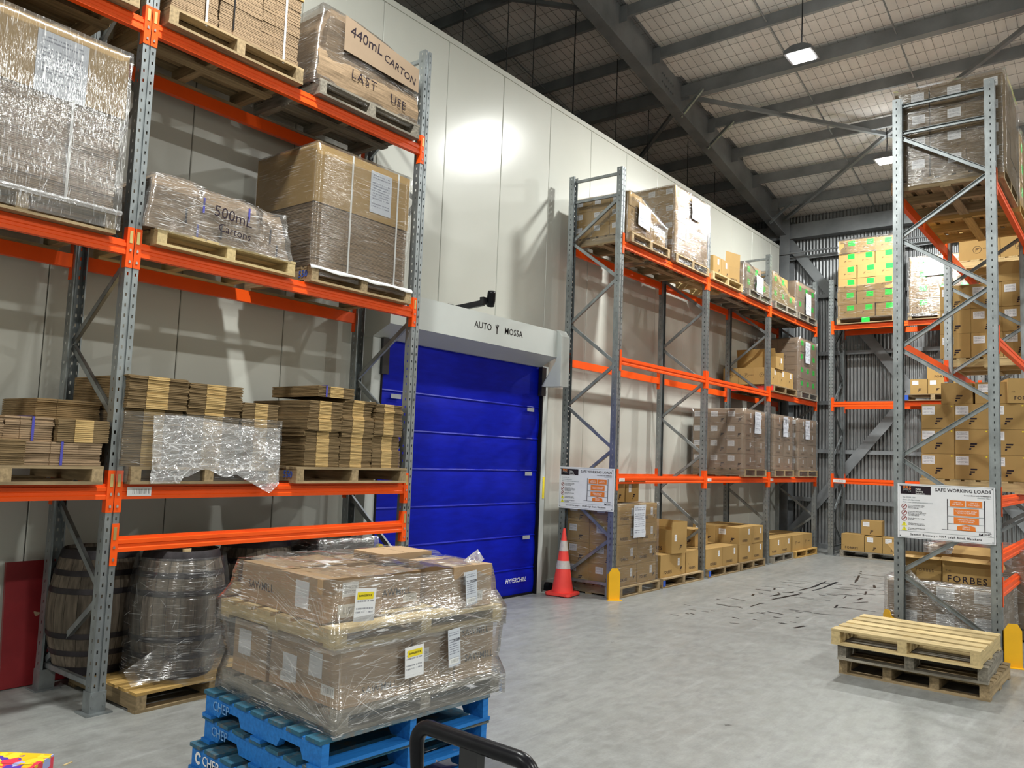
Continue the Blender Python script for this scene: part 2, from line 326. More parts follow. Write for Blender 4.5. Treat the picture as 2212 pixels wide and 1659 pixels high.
# ================================================================ the setting
WX, BW, WT = .47, 19.75, 7.16          # cool-room face, back wall, cool-room height
XL, XRR, YF = -7.0, 16.0, -10.0
def roof_z(y): return 9.65-.193*(max(y, 3.0)-11.47) if y >= 3 else roof_z(3.0)-.193*(3.0-y)
b = MB(); b.box(XL, XRR, YF, BW+.3, -.2, 0); floor = struct(obj('floor', b.mesh('floor', 'concrete')), 'grey worn concrete warehouse floor')
# skid marks, flat rubber on the concrete
b = MB(); rs = random.Random(3)
def stroke(pts, wd):
    for k in range(len(pts)-1):
        a = Vector(pts[k]); c = Vector(pts[k+1]); d = (c-a).normalized(); n = Vector((-d.y, d.x))*wd*.5
        b.quad((a.x-n.x, a.y-n.y, .0012), (c.x-n.x, c.y-n.y, .0012), (c.x+n.x, c.y+n.y, .0012), (a.x+n.x, a.y+n.y, .0012))
def trail(pts, wd, gap=.25):
    for k in range(len(pts)-1):
        a, c = Vector(pts[k]), Vector(pts[k+1]); n = 5
        for j in range(n):
            if rs.random() > gap: p0 = a.lerp(c, j/n); p1 = a.lerp(c, (j+1)/n); stroke([tuple(p0), tuple(p1)], wd*rs.uniform(.5, 1.2))
trail([(3.0, 11.6), (3.1, 12.3), (3.17, 13.2), (3.12, 14.0)], .05)
trail([(3.14, 11.5), (3.24, 12.2), (3.31, 13.2), (3.27, 14.1)], .045)
trail([(3.5, 14.3), (3.3, 15.3), (3.15, 16.0)], .04, .45)
for i in range(46):
    x = rs.uniform(2.55, 4.15); y = rs.gauss(12.4, 1.1); a = rs.gauss(.25, .22)+rs.choice((0, 0, 0, 1.3)); L = rs.uniform(.05, .42)
    stroke([(x, y), (x+L*math.cos(a), y+L*math.sin(a))], rs.uniform(.012, .04))
for i in range(26):
    x = rs.uniform(2.4, 3.9); y = rs.uniform(9.2, 11.0); a = rs.uniform(-.4, .6); L = rs.uniform(.03, .12)
    stroke([(x, y), (x+L*math.cos(a), y+L*math.sin(a))], rs.uniform(.015, .035))
for i in range(14):
    x = rs.uniform(3.2, 4.6); y = rs.uniform(14, 17); a = rs.uniform(-.3, .3); L = rs.uniform(.2, .8)
    stroke([(x, y), (x+L*math.cos(a), y+L*math.sin(a))], rs.uniform(.02, .04))
stuff(obj('tyre_marks', b.mesh('tyre_marks', 'black_rubber'), floor))
# ---- left wall: tall insulated cool-room panels
wl = struct(empty('wall_left'), 'tall off-white insulated panel wall of the cool room')
PW = 1.1225; py0 = 7.231-PW*16
y = py0
while y < 19.02:
    y1 = min(y+PW, 19.02); y0 = max(y, YF)
    if y1 > YF:
        def mk(L):
            bb = MB(); g = .004; e = .006
            prof = [(0, e+g), (-e, g), (-.1, g), (-.1, L-g), (-e, L-g), (0, L-e-g)]
            bb.prism([(p[0], p[1]) for p in prof][::-1], 'z', 0, WT); return bb.mesh('panel', 'panel_white')
        obj('panel', cached(('panel', round(y1-y0, 3)), lambda: mk(y1-y0)), wl, (WX, y0, 0))
    y += PW
b = MB(); b.box(XL, WX-.06, YF, 19.02, 0, WT-.02); obj('core', b.mesh('core', 'panel_joint'), wl)
b = MB(); b.box(WX-.12, WX+.012, YF, 19.035, WT-.06, WT+.012); obj('cap_trim', b.mesh('cap', 'panel_white'), wl)
b = MB(); b.box(WX-.12, WX+.006, 19.0, 19.04, 0, WT); obj('corner_trim', b.mesh('cap', 'panel_white'), wl)
b = MB(); b.box(WX, WX+.02, 9.42, 19.02, 0, .12); b.box(WX, WX+.02, YF, 5.95, 0, .12); obj('kick_trim', b.mesh('kick', 'white_paint'), wl)
# ---- back wall: corrugated sheet, girts, braces, column
wb = struct(empty('wall_back'), 'dark grey corrugated steel back wall with girts and diagonal braces')
vs_, fs = [], []; pitch = .080; n = 8; cols = int((XRR-XL)/pitch*n)
for i in range(cols+1):
    x = XL+i*pitch/n; yy = BW+.009*max(-1, min(1, 1.5*math.sin(2*math.pi*i/n)))
    vs_ += [(x, yy, 0), (x, yy, 9)]
for i in range(cols): fs.append((2*i, 2*i+2, 2*i+3, 2*i+1))
obj('corrugated_sheet', mesh('sheet', vs_, fs, ['wall_sheet'], None, True), wb)
def barbox(bm, A, B, w1, w2, up=Vector((0, 0, 1))):
    A = Vector(A); B = Vector(B); d = (B-A).normalized(); s = d.cross(up).normalized(); t = s.cross(d).normalized()
    i = len(bm.v)
    for P in (A, B):
        for a, c in ((-1, -1), (1, -1), (1, 1), (-1, 1)): bm.v.append(tuple(P+s*a*w1/2+t*c*w2/2))
    for q in ((0, 1, 2, 3), (7, 6, 5, 4), (0, 4, 5, 1), (1, 5, 6, 2), (2, 6, 7, 3), (3, 7, 4, 0)): bm.f.append(tuple(i+k for k in q)); bm.m.append(0)
for z in (1.11, 2.25, 3.39, 4.56, 5.95, 6.95):
    b = MB(); b.prism([(0, 0), (.012, 0), (.012, .075), (.16, .075), (.16, .09), (0, .09)][::-1], 'x', XL, XRR); obj('girt', b.mesh('girt', 'steel_grey'), wb, (0, BW-.185, z-.045))
b = MB(); b.box(XL, XRR, BW-.3, BW-.05, 7.42, 7.78); obj('eave_beam', b.mesh('eave', 'steel_grey'), wb)
b = MB(); b.tube([(XL, BW-.45, 7.02), (XRR, BW-.45, 7.02)], .025, 8); obj('eave_rail', b.mesh('rail', 'steel_grey'), wb)
for A, Bp in (((.5, BW-.2, 7.4), (2.95, BW-.2, 4.1)), ((2.95, BW-.2, 4.1), (5.5, BW-.2, .7)), ((3.55, BW-.22, 3.9), (.6, BW-.22, .25)), ((5.9, BW-.2, 7.3), (3.55, BW-.22, 3.9))):
    b = MB(); barbox(b, A, Bp, .04, .22); obj('brace', b.mesh('brace', 'steel_grey'), wb)
for cx in (.50, 8.6):
    b = MB(); h = 7.9
    b.box(cx-.12, cx+.12, BW-.42, BW-.40, 0, h); b.box(cx-.12, cx+.12, BW-.06, BW-.04, 0, h); b.box(cx-.008, cx+.008, BW-.40, BW-.06, 0, h)
    obj('column', b.mesh('column', 'steel_grey'), wb)
b = MB(); b.box(WX+.05, XRR, BW-.16, BW-.02, 0, .1); obj('base_rail', b.mesh('base', 'steel_grey'), wb)
# ---- other walls (out of view, close the hall; right and front off-white for bounce)
b = MB(); b.box(XRR, XRR+.2, YF, BW+.2, 0, 12); struct(obj('wall_right', b.mesh('wall', 'panel_white')), 'unseen off-white side wall of the hall')
b = MB(); b.box(XL-.2, XL, YF, BW+.2, 0, 12); struct(obj('wall_outer', b.mesh('wall', 'wall_sheet')), 'grey steel outer wall behind the cool room')
b = MB(); b.box(XL, XRR, YF-.2, YF, 0, 12); struct(obj('wall_front', b.mesh('wall', 'panel_white')), 'unseen off-white front wall of the hall')
# ---- roof
ce = struct(empty('ceiling'), 'pitched roof with pale insulation blanket, wire mesh and steel purlins')
vs_, fs = [], []
ys = [3+i*.10 for i in range(int((BW+.2-3)/.10)+1)]; xs = [XL+i*.15 for i in range(int((XRR-XL)/.15)+1)]
for j, yy in enumerate(ys):
    for i, xx in enumerate(xs):
        k = ((yy-11.47) % 1.2)/1.2; sag = -.05*math.sin(math.pi*k)*(.6+.4*math.sin(xx*5.2+.3*j))
        vs_.append((xx, yy, roof_z(yy)+sag+.012*(1 if i % 2 else -1)*math.sin(math.pi*k)))
for j in range(len(ys)-1):
    for i in range(len(xs)-1): a = j*len(xs)+i; fs.append((a, a+len(xs), a+len(xs)+1, a+1))
obj('insulation_blanket', mesh('blanket', vs_, fs, ['insulation'], None, True), ce)
b = MB(); b.quad((XL, YF, roof_z(YF)), (XRR, YF, roof_z(YF)), (XRR, 3, roof_z(3)), (XL, 3, roof_z(3))); b.quad((XL, YF, roof_z(YF)+.3), (XRR, YF, roof_z(YF)+.3), (XRR, 3, roof_z(3)+.3), (XL, 3, roof_z(3)+.3)); b.quad((XL, 3, roof_z(3)+.3), (XRR, 3, roof_z(3)+.3), (XRR, BW+.2, roof_z(BW)+.3), (XL, BW+.2, roof_z(BW)+.3))
obj('roof_sheet', b.mesh('roof', 'insulation'), ce)
b = MB()
for i in range(int((XRR-XL)/.15)):
    xx = XL+i*.15
    if -4.5 < xx < 8.5: barbox(b, (xx, 8.5, roof_z(8.5)-.06), (xx, BW, roof_z(BW)-.06), .0035, .0035)
yy = 8.6
while yy < BW: barbox(b, (-4.5, yy, roof_z(yy)-.064), (8.5, yy, roof_z(yy)-.064), .0035, .0035); yy += .30
stuff(obj('safety_mesh', b.mesh('mesh', 'wire'), ce))
pm = {}
for k in range(-7, 7):
    yy = 11.47+1.2*k; z = roof_z(yy)-.06; big = k == 2
    hgt, wd = (.24, .16) if big else (.20, .065)
    def mk():
        bb = MB(); t = .012
        if big: bb.box(XL, XRR, -wd/2, wd/2, -hgt, 0)
        else: bb.prism([(-wd/2, -hgt), (wd/2, -hgt), (wd/2, -hgt+t), (-wd/2+t, -hgt+t), (-wd/2+t, -t), (wd/2, -t), (wd/2, 0), (-wd/2, 0)], 'x', XL, XRR)
        return bb.mesh('purlin', 'steel_grey')
    obj('purlin', cached(('purlin', big), mk), ce, (0, yy, z))
for rx in (.42, 8.6):
    b = MB()
    def rb(y): return 9.03-.178*(y-10.73)
    ya, yb = 3.0, BW-.05
    P = lambda x, y, z: (x, y, z)
    for x0, x1, za, zb in ((rx-.11, rx+.11, 0, .018), (rx-.007, rx+.007, .018, None), (rx-.11, rx+.11, None, None)):
        def zz(y): return (rb(y)+za if za is not None else roof_z(y)-.03, rb(y)+zb if zb is not None else (roof_z(y)-.03 if za is not None else roof_z(y)-.012))
        (a0, a1), (c0, c1) = zz(ya), zz(yb); i = len(b.v)
        b.v += [(x0, ya, a0), (x1, ya, a0), (x1, yb, c0), (x0, yb, c0), (x0, ya, a1), (x1, ya, a1), (x1, yb, c1), (x0, yb, c1)]
        for q in ((0, 3, 2, 1), (4, 5, 6, 7), (0, 1, 5, 4), (1, 2, 6, 5), (2, 3, 7, 6), (3, 0, 4, 7)): b.f.append(tuple(i+k for k in q)); b.m.append(0)
    obj('rafter', b.mesh('rafter', 'steel_grey'), ce)
    for k in range(-5, 7):
        yy = 11.47+1.2*k
        b = MB(); b.box(-.01, .16, -.006, .006, -.30, 0); obj('cleat', cached('cleat', lambda: b.mesh('cleat', 'steel_grey')), ce, (rx, yy-.045, roof_z(yy)-.05))
# bolt group on the splice plate
for i in range(12):
    b = MB(); b.tube([(0, 0, 0), (.025, 0, 0)], .018, 6); yy = 13.0+.085*(i//2); obj('bolt', cached('bolt', lambda: b.mesh('bolt', 'steel_grey')), ce, (.43, yy, roof_z(yy)-.30-.16*(i % 2)))
def pz(y): return roof_z(y)-.27
for (xa, ya), (xb, yb) in (((.6, 13.95), (3.5, 16.5)), ((3.5, 16.5), (.55, 19.25)), ((6.4, 14.0), (3.5, 16.5)), ((3.5, 16.5), (6.4, 19.2)), ((.2, 14.1), (-2.7, 16.6)), ((.3, 11.2), (-2.7, 8.9))):
    b = MB(); barbox(b, (xa, ya, pz(ya)), (xb, yb, pz(yb)), .07, .07); obj('roof_brace', b.mesh('roof_brace', 'steel_grey'), ce)
for xx in (-2.0, 2.54, 4.28, 6.2):
    for k in range(-2, 7):
        y0 = 11.47+1.2*k; b = MB(); barbox(b, (0, .04, pz(y0)+.08-pz(y0)), (0, 1.16, pz(y0+1.2)+.08-pz(y0)), .02, .02)
        obj('bridging_bar', cached('bridge', lambda: b.mesh('bridge', 'steel_grey')), ce, (xx, y0, pz(y0)))
for (xx, yy) in ((-.3, 8.3), (-.2, 9.2), (-.3, 10.0), (-.25, 11.1), (-.6, 11.6), (-.3, 12.6), (-.5, 14.2), (-.3, 15.6), (-.3, 17.0)):
    b = MB(); b.tube([(xx, yy, WT), (xx, yy, pz(yy)+.2)], .008, 5); obj('hanger_rod', b.mesh('rod', 'wire'), ce)
for (y0, xs_) in ((14.95, 1.0), (18.45, 1.0), (13.75, .9)):
    b = MB(); barbox(b, (.45, y0, roof_z(y0)-.72), (xs_, y0, roof_z(y0)-.27), .05, .05); obj('fly_brace', b.mesh('fly', 'galv'), ce)
# ---- high-bay lamps
for i, (lx, ly) in enumerate(LAMP_ROWS):
    t = empty('high_bay_lamp', (lx, ly, LAMP_Z))
    lab = {1: 'bright high-bay lamp hanging nearest, over the aisle', 2: 'bright high-bay lamp hanging farther back, beside the tall steel frame'}.get(i, f'high-bay lamp out of view over the {"near" if lx < 5 else "far"} aisle, {("second", "third", "fourth", "first")[i % 4]} from the front')
    tag(t, lab, 'lamp', 'high-bay lamps on the roof')
    def mk_h():
        bb = MB(); bb.prism([(-.20, 0), (.20, 0), (.20, .05), (.08, .11), (-.08, .11), (-.20, .05)], 'y', -.2, .2); return bb.mesh('housing', 'lamp_body')
    obj('housing', cached('lh', mk_h), t)
    def mk_d():
        bb = MB(); bb.box(-.16, .16, -.16, .16, -.012, 0); return bb.mesh('diffuser', 'lamp_glow')
    obj('diffuser', cached('ld', mk_d), t)
    zt = roof_z(ly)-.1-LAMP_Z
    b = MB(); b.tube([(0, 0, .11), (.01, .005, zt*.5), (0, 0, zt)], .009, 6); obj('cable', b.mesh('cable', 'black'), t)
    L = bpy.data.lights.new('lamp_light', 'AREA'); L.shape = 'SQUARE'; L.size = .32; L.energy = LAMP_W; L.color = (.975, .99, .945)
    lo = bpy.data.objects.new('lamp_light', L); C.objects.link(lo); lo.parent = t; lo.location = (0, 0, -.02)
    # added upward fill that brightens the roof; the lamps themselves shine down
    L = bpy.data.lights.new('roof_fill_light', 'AREA'); L.shape = 'SQUARE'; L.size = .3; L.energy = LAMP_W*.012; L.color = (.975, .99, .945)
    lo = bpy.data.objects.new('roof_fill_light', L); C.objects.link(lo); lo.parent = t; lo.location = (0, 0, .125); lo.rotation_euler = (math.pi, 0, 0)
# ---- rapid roll door
dr = struct(empty('door_1', (0, 0, 0)), 'blue fabric rapid roll door with pale header box')
DY0, DY1, DX, DZ = 6.17, 9.22, .62, 3.15
def curtain(z0, z1):
    bb = MB(); ny = 12; nz = 6; base = len(bb.v)
    for j in range(nz+1):
        t = j/nz
        for i in range(ny+1):
            s = i/ny; bul = .014*math.sin(math.pi*t)**.7*(1+.35*math.sin(7*s+z0*3))
            bb.v.append((bul, DY0+(DY1-DY0)*s, z0+(z1-z0)*t))
    for j in range(nz):
        for i in range(ny): a = base+j*(ny+1)+i; bb.f.append((a, a+1, a+ny+2, a+ny+1)); bb.m.append(0)
    return bb.mesh('curtain', 'door_blue', True)
zc = [0.0, .36, .80, 1.24, 1.68, 2.12, 2.56, DZ+.1]
for k in range(len(zc)-1):
    obj('curtain_panel', curtain(zc[k]+.012, zc[k+1]-.012), dr, (DX, 0, 0))
    if k:
        b = MB(); b.tube([(DX-.004, DY0, zc[k]), (DX-.004, DY1, zc[k])], .016, 6); obj('curtain_rib', b.mesh('rib', 'door_blue'), dr)
b = MB(); b.box(DX-.02, DX+.02, DY0, DY1, 0, .03); obj('bottom_seal', b.mesh('seal', 'black_rubber'), dr)
for (yy, z) in ((6.42, 2.50), (8.98, 2.52), (8.98, 1.64), (8.98, .78), (6.42, 1.64)):
    on_face('reflector', plate(.155, .05, 'grey_patch', .004), dr, 'x+', (DX+.034, yy, z), out=.002)
for y0, y1 in ((DY0-.15, DY0), (DY1, DY1+.13)):
    b = MB(); b.box(WX, DX+.05, y0, y1, 0, DZ); b.box(DX-.06, DX+.06, (y1 if y0 < DY0 else y0)-.012, (y1 if y0 < DY0 else y0)+.012, 0, DZ-.2, 1)
    obj('guide_post', b.mesh('guide', ['white_paint', 'black_rubber']), dr)
    b = MB(); yc = DY0+.02 if y0 < DY0 else DY1-.02; b.box(DX+.03, DX+.09, yc-.05, yc+.05, DZ-.42, DZ-.02); obj('guide_bracket', b.mesh('bracket', 'black'), dr)
# header: sloped underside box
HX = .95; HY0, HY1 = 6.0, 9.15
b = MB(); b.prism([(WX, 3.13), (DX+.06, 3.13), (HX, 3.255), (HX, 3.62), (WX, 3.62)], 'y', HY0, HY1); hb = obj('header_box', b.mesh('header', 'white_paint'), dr)
b = MB(); b.box(HX-.001, HX+.0015, 6.25, 6.253, 3.26, 3.62); b.box(HX-.001, HX+.0015, 9.06, 9.063, 3.26, 3.62); obj('seam', b.mesh('seam', 'sign_grey'), hb)
b = MB(); b.prism([(.70, 2.855), (1.02, 2.855), (1.02, 3.55), (.952, 3.64), (.93, 3.64), (.93, 3.20)], 'y', HY1, HY1+.2)
obj('motor_cover', b.mesh('motor', 'white_paint'), dr)
on_face('lettering', textmesh('AUTO', .115, 'black', .006, 1.05), hb, 'x+', (HX, 7.55, 3.455), out=.002)
on_face('lettering', textmesh('MOSSA', .115, 'black', .006, 1.05), hb, 'x+', (HX, 8.16, 3.455), out=.002)
b = MB(); b.prism([(-.008, -.06), (.008, -.06), (.008, .0), (.035, .05), (.022, .055), (.004, .02), (.004, .06), (-.004, .06), (-.004, .02), (-.022, .055), (-.035, .05), (-.008, 0)], 'z', 0, .001)
on_face('emblem', b.mesh('emblem', 'black'), hb, 'x+', (HX, 7.82, 3.455), out=.002)
on_face('lettering', textmesh('HYPERCHILL', .085, 'white_print', .006, .95, 'CENTER', .0004, .25), dr, 'x+', (DX+.036, 8.78, .22), out=.003)
b = MB(); b.box(DX-.03, DX+.06, 9.30, 9.335, 1.30, 1.60); obj('warning_strip', b.mesh('strip', 'yellow_tape'), dr)
# sensor on an arm above the door
t = tag(empty('door_sensor', (WX, 7.45, 3.66)), 'black motion sensor on a bracket arm above the blue door', 'sensor')
b = MB(); b.box(0, .02, -.05, .05, -.03, .09); obj('wall_plate', b.mesh('p', 'black'), t)
b = MB(); barbox(b, (0.01, 0, .02), (.42, .16, .10), .05, .07); obj('arm', b.mesh('a', 'black'), t)
b = MB(); b.box(.38, .44, .13, .20, .08, .17); obj('bracket', b.mesh('a', 'black'), t)
b = MB(); b.lathe([(.02, -.10), (.05, -.095), (.055, -.02), (.05, .08), (.045, .1)], 16); obj('sensor_head', b.mesh('h', 'black_rubber', True), t, (.47, .24, .16), (R(18), R(20), 0))
b = MB(); b.tube([(.02, .05, -.02), (.03, .10, .0), (.03, .17, -.01), (.02, .18, -.06)], .007, 6); obj('cable', b.mesh('c', 'white_paint'), t)
# ================================================================ pallet racking
UH = 6.08; HP = .0762
def upright_mesh(h=UH):
    def mk():
        bb = MB(); n = int(h/HP); xs_ = [-.05, -.034, -.023, -.007, .007, .023, .034, .05]; zs = [0, .026, .050, HP]
        for s in range(n):
            z0 = s*HP
            for j in range(3):
                for i in range(7):
                    if j == 1 and i in (1, 5): continue
                    y = .010 if i == 3 else 0.0
                    bb.quad((xs_[i], y, z0+zs[j]), (xs_[i+1], y, z0+zs[j]), (xs_[i+1], y, z0+zs[j+1]), (xs_[i], y, z0+zs[j+1]))
                for sx in (-.05, .05):
                    yy = [0, .036, .046, .085]
                    for i in range(3):
                        if j == 1 and i == 1: continue
                        bb.quad((sx, yy[i], z0+zs[j]), (sx, yy[i+1], z0+zs[j]), (sx, yy[i+1], z0+zs[j+1]), (sx, yy[i], z0+zs[j+1]))
        H = n*HP
        for sx in (-.007, .007): bb.quad((sx, 0, 0), (sx, .01, 0), (sx, .01, H), (sx, 0, H))
        for a, c in ((-.05, -.036), (.036, .05)): bb.quad((a, .085, 0), (c, .085, 0), (c, .085, H), (a, .085, H))
        for sx in (-.036, .036): bb.quad((sx, .085, 0), (sx, .095, 0), (sx, .095, H), (sx, .085, H))
        return bb.mesh('upright', 'galv')
    return cached(('upright', h), mk)
def upright_copy():
    def mk():
        me = upright_mesh().copy(); return me
    return cached('ub', mk)
def foot_mesh():
    def mk():
        bb = MB(); bb.box(-.09, .09, -.045, .13, 0, .012); bb.box(-.056, .056, -.006, .10, .012, .15)
        for x in (-.04, .04):
            for z in (.05, .125): bb.box(x-.007, x+.007, -.010, -.004, z-.007, z+.007)
        return bb.mesh('foot', 'galv')
    return cached('foot', mk)
def beam_mesh(L):
    def mk():
        bb = MB(); pr = [(0, -.108), (0, -.082), (.007, -.076), (.007, -.056), (0, -.05), (0, -.024), (.018, -.020), (.018, 0), (.05, 0), (.05, -.108)]
        bb.prism(pr[::-1], 'x', -L/2, L/2); return bb.mesh('beam', 'orange')
    return cached(('beam', round(L, 3)), mk)
def endplate_mesh(s):
    def mk():
        bb = MB(); a, c = (0.0, .047) if s > 0 else (-.047, 0.0)
        bb.box(a, c, -.006, -.001, -.20, .095)
        e = (-.004, 0.0) if s > 0 else (0.0, .004)
        bb.box(e[0], e[1], -.006, .05, -.20, .095)
        return bb.mesh('end_plate', 'orange')
    return cached(('ep', s), mk)
def clip_mesh():
    def mk():
        bb = MB(); bb.box(-.011, .011, -.009, -.005, -.02, .07, 0)
        return bb.mesh('clip', 'brass')
    return cached('clip', mk)
def rivet_mesh():
    def mk():
        bb = MB(); bb.prism([(-.007, -.007), (.007, -.007), (.007, .008), (0, .015), (-.007, .008)], 'y', -.012, -.005); return bb.mesh('rivet', 'steel_bolt')
    return cached('rivet', mk)
def channel(A, B, w_=.045, d_=.028, mt='galv'):
    # C-channel from A to B lying in the local y-z plane, open towards +x
    A = Vector(A); B = Vector(B); d = (B-A).normalized(); s = Vector((1, 0, 0)); t = d.cross(s).normalized(); th = .003; bb = MB()
    def slab(o0, o1, p0, p1):
        i = len(bb.v)
        for P in (A, B):
            for a, c in ((o0, p0), (o1, p0), (o1, p1), (o0, p1)): bb.v.append(tuple(P+s*a+t*c))
        for q in ((0, 1, 2, 3), (7, 6, 5, 4), (0, 4, 5, 1), (1, 5, 6, 2), (2, 6, 7, 3), (3, 7, 4, 0)): bb.f.append(tuple(i+k for k in q)); bb.m.append(0)
    slab(-d_/2, -d_/2+th, -w_/2, w_/2); slab(-d_/2, d_/2, -w_/2, -w_/2+th); slab(-d_/2, d_/2, w_/2-th, w_/2)
    return bb.mesh('brace', mt)
FZ = [.80, 2.02, 3.21, 4.43, 5.60]; RZ = [.20, 1.41, 2.62, 3.82, 5.03]
def rack(label, org, rz, frames, depth, beams, detail=False, group='pallet racks along the walls', rows=True):
    t = tag(empty('pallet_rack', org, (0, 0, rz)), label, 'pallet rack', group)
    ym = depth
    for fx in frames:
        for yy, rr in ((0, 0), (ym, R(180))):
            u = obj('upright', upright_mesh(), t, (fx, yy, 0), (0, 0, rr)); obj('foot', foot_mesh(), u)
        fr, re = .075, ym-.075
        seq = [(re, RZ[0]), (fr, FZ[0]), (re, RZ[1]), (fr, FZ[1]), (re, RZ[2]), (fr, FZ[2]), (re, RZ[3]), (fr, FZ[3]), (re, RZ[4]), (fr, FZ[4])]
        for k in range(len(seq)-1):
            (a, za), (c, zc_) = seq[k], seq[k+1]
            obj('brace', cached(('br', round(depth, 2), k), lambda: channel((0, a, za+.02), (0, c, zc_-.02))), t, (fx, 0, 0))
        for z in (RZ[0]-.02, FZ[4]+.03, 5.94):
            obj('tie', cached(('tie', round(depth, 2), z), lambda: channel((0, fr-.02, z), (0, re+.02, z), .04)), t, (fx, 0, 0))
    for (i, z, sides) in beams:
        xa, xb = frames[i], frames[i+1]; L = abs(xb-xa)-.10; mid = (xa+xb)/2
        for sd in sides:
            bo = obj('beam', beam_mesh(L), t, (mid, 0 if sd == 'f' else ym, z), (0, 0, 0 if sd == 'f' else R(180)))
            for s in (-1, 1):
                obj('end_plate', endplate_mesh(s), bo, (s*L/2, 0, 0))
                if detail and sd == 'f': 
                    obj('locking_clip', clip_mesh(), bo, (s*(L/2+.024), 0, 0)); obj('rivet', rivet_mesh(), bo, (s*(L/2+.024), 0, -.075)); obj('rivet', rivet_mesh(), bo, (s*(L/2+.024), 0, -.16))
    return t
RD = .90
LR = rack('tall galvanised rack with orange beams left of the blue door', (1.586, 0, 0), R(90), [-.05, 2.85, 5.75], RD,
     [(0, 1.578, 'fb'), (0, 3.33, 'fb'), (0, 5.012, 'fb'), (1, 1.578, 'fb'), (1, 3.33, 'fb'), (1, 5.012, 'fb'), (1, 1.205, 'f')], True)
FY = [9.73, 12.597, 15.464, 18.331]
FRK = rack('galvanised rack with orange beams along the wall beyond the blue door', (1.602, 0, 0), R(90), FY, RD,
     [(i, z, 'fb') for i in range(3) for z in (1.655, 3.312, 4.975)])
BR = rack('galvanised rack standing across the corrugated back wall', (0, 18.22, 0), 0, [1.94, 4.81, 7.68], RD,
     [(0, z, 'fb') for z in (1.6525, 3.3086, 4.995)]+[(1, z, 'fb') for z in (1.6525, 3.3086, 4.995)])
RY = [9.54, 12.41, 15.28, 17.4]
RR = rack('tall galvanised rack at the right with a safety sign', (5.19, 9.54, 0), R(-90), [-(y-9.54) for y in RY[:3]], .99,
     [(0, z, 'fb') for z in (1.655, 3.31, 4.975)]+[(1, z, 'fb') for z in (1.655, 3.31, 4.975)]+[(0, 1.10, 'b'), (0, .76, 'b')])
# beam location labels
def beam_label(parent, x, z, w_=.115, h_=.05): on_face('location_label', plate(w_, h_, 'barcode', .001), parent, 'y-', (x, -.001, z-.035-.02), out=.003)
beam_label(LR, 3.03, 1.578, .18, .065)
for x in FY[:3]: beam_label(FRK, x+.15, 1.655, .15, .05)
beam_label(BR, 2.12, 1.6525, .26, .06)
# first far frame stays plain galvanised; blue on it is the door's reflection
# ================================================================ pallets and cartons
def board(L, W, H, mt):
    def mk():
        bb = MB(); bb.box(-L/2, L/2, -W/2, W/2, 0, H); return bb.mesh('board', mt)
    return cached(('bd', round(L, 3), round(W, 3), round(H, 3), mt), mk)
def pallet(label, c, rz=0, L=1.2, D=1.0, mt='wood', H=.14, nb=7, nbr=3, nbot=3, mt2=None, name='timber_pallet', group='timber pallets', notch=False):
    """deck boards run along local x (length L), bearers along local y"""
    t = tag(empty(name, c, (0, 0, rz)), label, 'pallet', group)
    mt2 = mt2 or mt; th = .02; bw = (D-.0)/nb*.74
    for i in range(nb):
        y = -D/2+bw/2+(D-bw)*i/(nb-1); obj('deck_board', board(L, bw, th, mt2), t, (0, y, H-th), (0, 0, random.uniform(-.006, .006)))
    hb = H-2*th
    for i in range(nbr):
        x = -L/2+.04+(L-.08)*i/(nbr-1)
        if notch:
            def mk():
                bb = MB(); h = hb; n = .05
                ys_ = [-D/2, -D/2+.14, -D/2+.40, -.06, .06, D/2-.40, D/2-.14, D/2]
                pr = [(ys_[0], 0), (ys_[1]+.02, 0), (ys_[1]+.05, n), (ys_[2]-.03, n), (ys_[2], 0), (-ys_[2], 0), (-ys_[2]+.03, n), (-ys_[1]-.05, n), (-ys_[1]-.02, 0), (ys_[7], 0), (ys_[7], h), (ys_[0], h)]
                bb.prism(pr, 'x', -.022, .022); return bb.mesh('bearer', mt)
            obj('bearer', cached(('notch', D, hb, mt), mk), t, (x, 0, th))
        else: obj('bearer', board(D, .075, hb, mt), t, (x, 0, th), (0, 0, R(90)))
    for i in range(nbot):
        y = -D/2+.05+(D-.1)*i/(nbot-1); obj('base_board', board(L, .1, th, mt), t, (0, y, 0))
    return t
def rackpal(label, y0, y1, z, mt='wood', x1=1.66, D=1.0, **k):
    return pallet(label, ((x1-D/2), (y0+y1)/2, z+.001), R(90), y1-y0, D, mt, **k)
def carton_mesh(w_, d_, h_, mt, open_=False):
    def mk():
        bb = MB(); x, y, e = w_/2, d_/2, .0035
        # body with softened vertical edges
        pr = [(-x+e, -y), (x-e, -y), (x, -y+e), (x, y-e), (x-e, y), (-x+e, y), (-x, y-e), (-x, -y+e)]
        n = 8
        bb.v += [(p[0], p[1], 0) for p in pr]+[(p[0], p[1], h_) for p in pr]
        for k in range(n): bb.f.append((k, (k+1) % n, n+(k+1) % n, n+k)); bb.m.append(0)
        bb.f.append(tuple(range(n-1, -1, -1))); bb.m.append(0)
        if not open_:
            g = .002
            bb.quad((-x, -y, h_), (x, -y, h_), (x, -g, h_+.001), (-x, -g, h_+.001)); bb.quad((-x, g, h_+.001), (x, g, h_+.001), (x, y, h_), (-x, y, h_))
            bb.quad((-x, -g, h_-.004), (x, -g, h_-.004), (x, g, h_-.004), (-x, g, h_-.004))
        else:
            bb.quad((-x, -y, .01), (x, -y, .01), (x, y, .01), (-x, y, .01))
        return bb.mesh('carton', mt)
    return cached(('ct', round(w_, 3), round(d_, 3), round(h_, 3), mt, open_), mk)
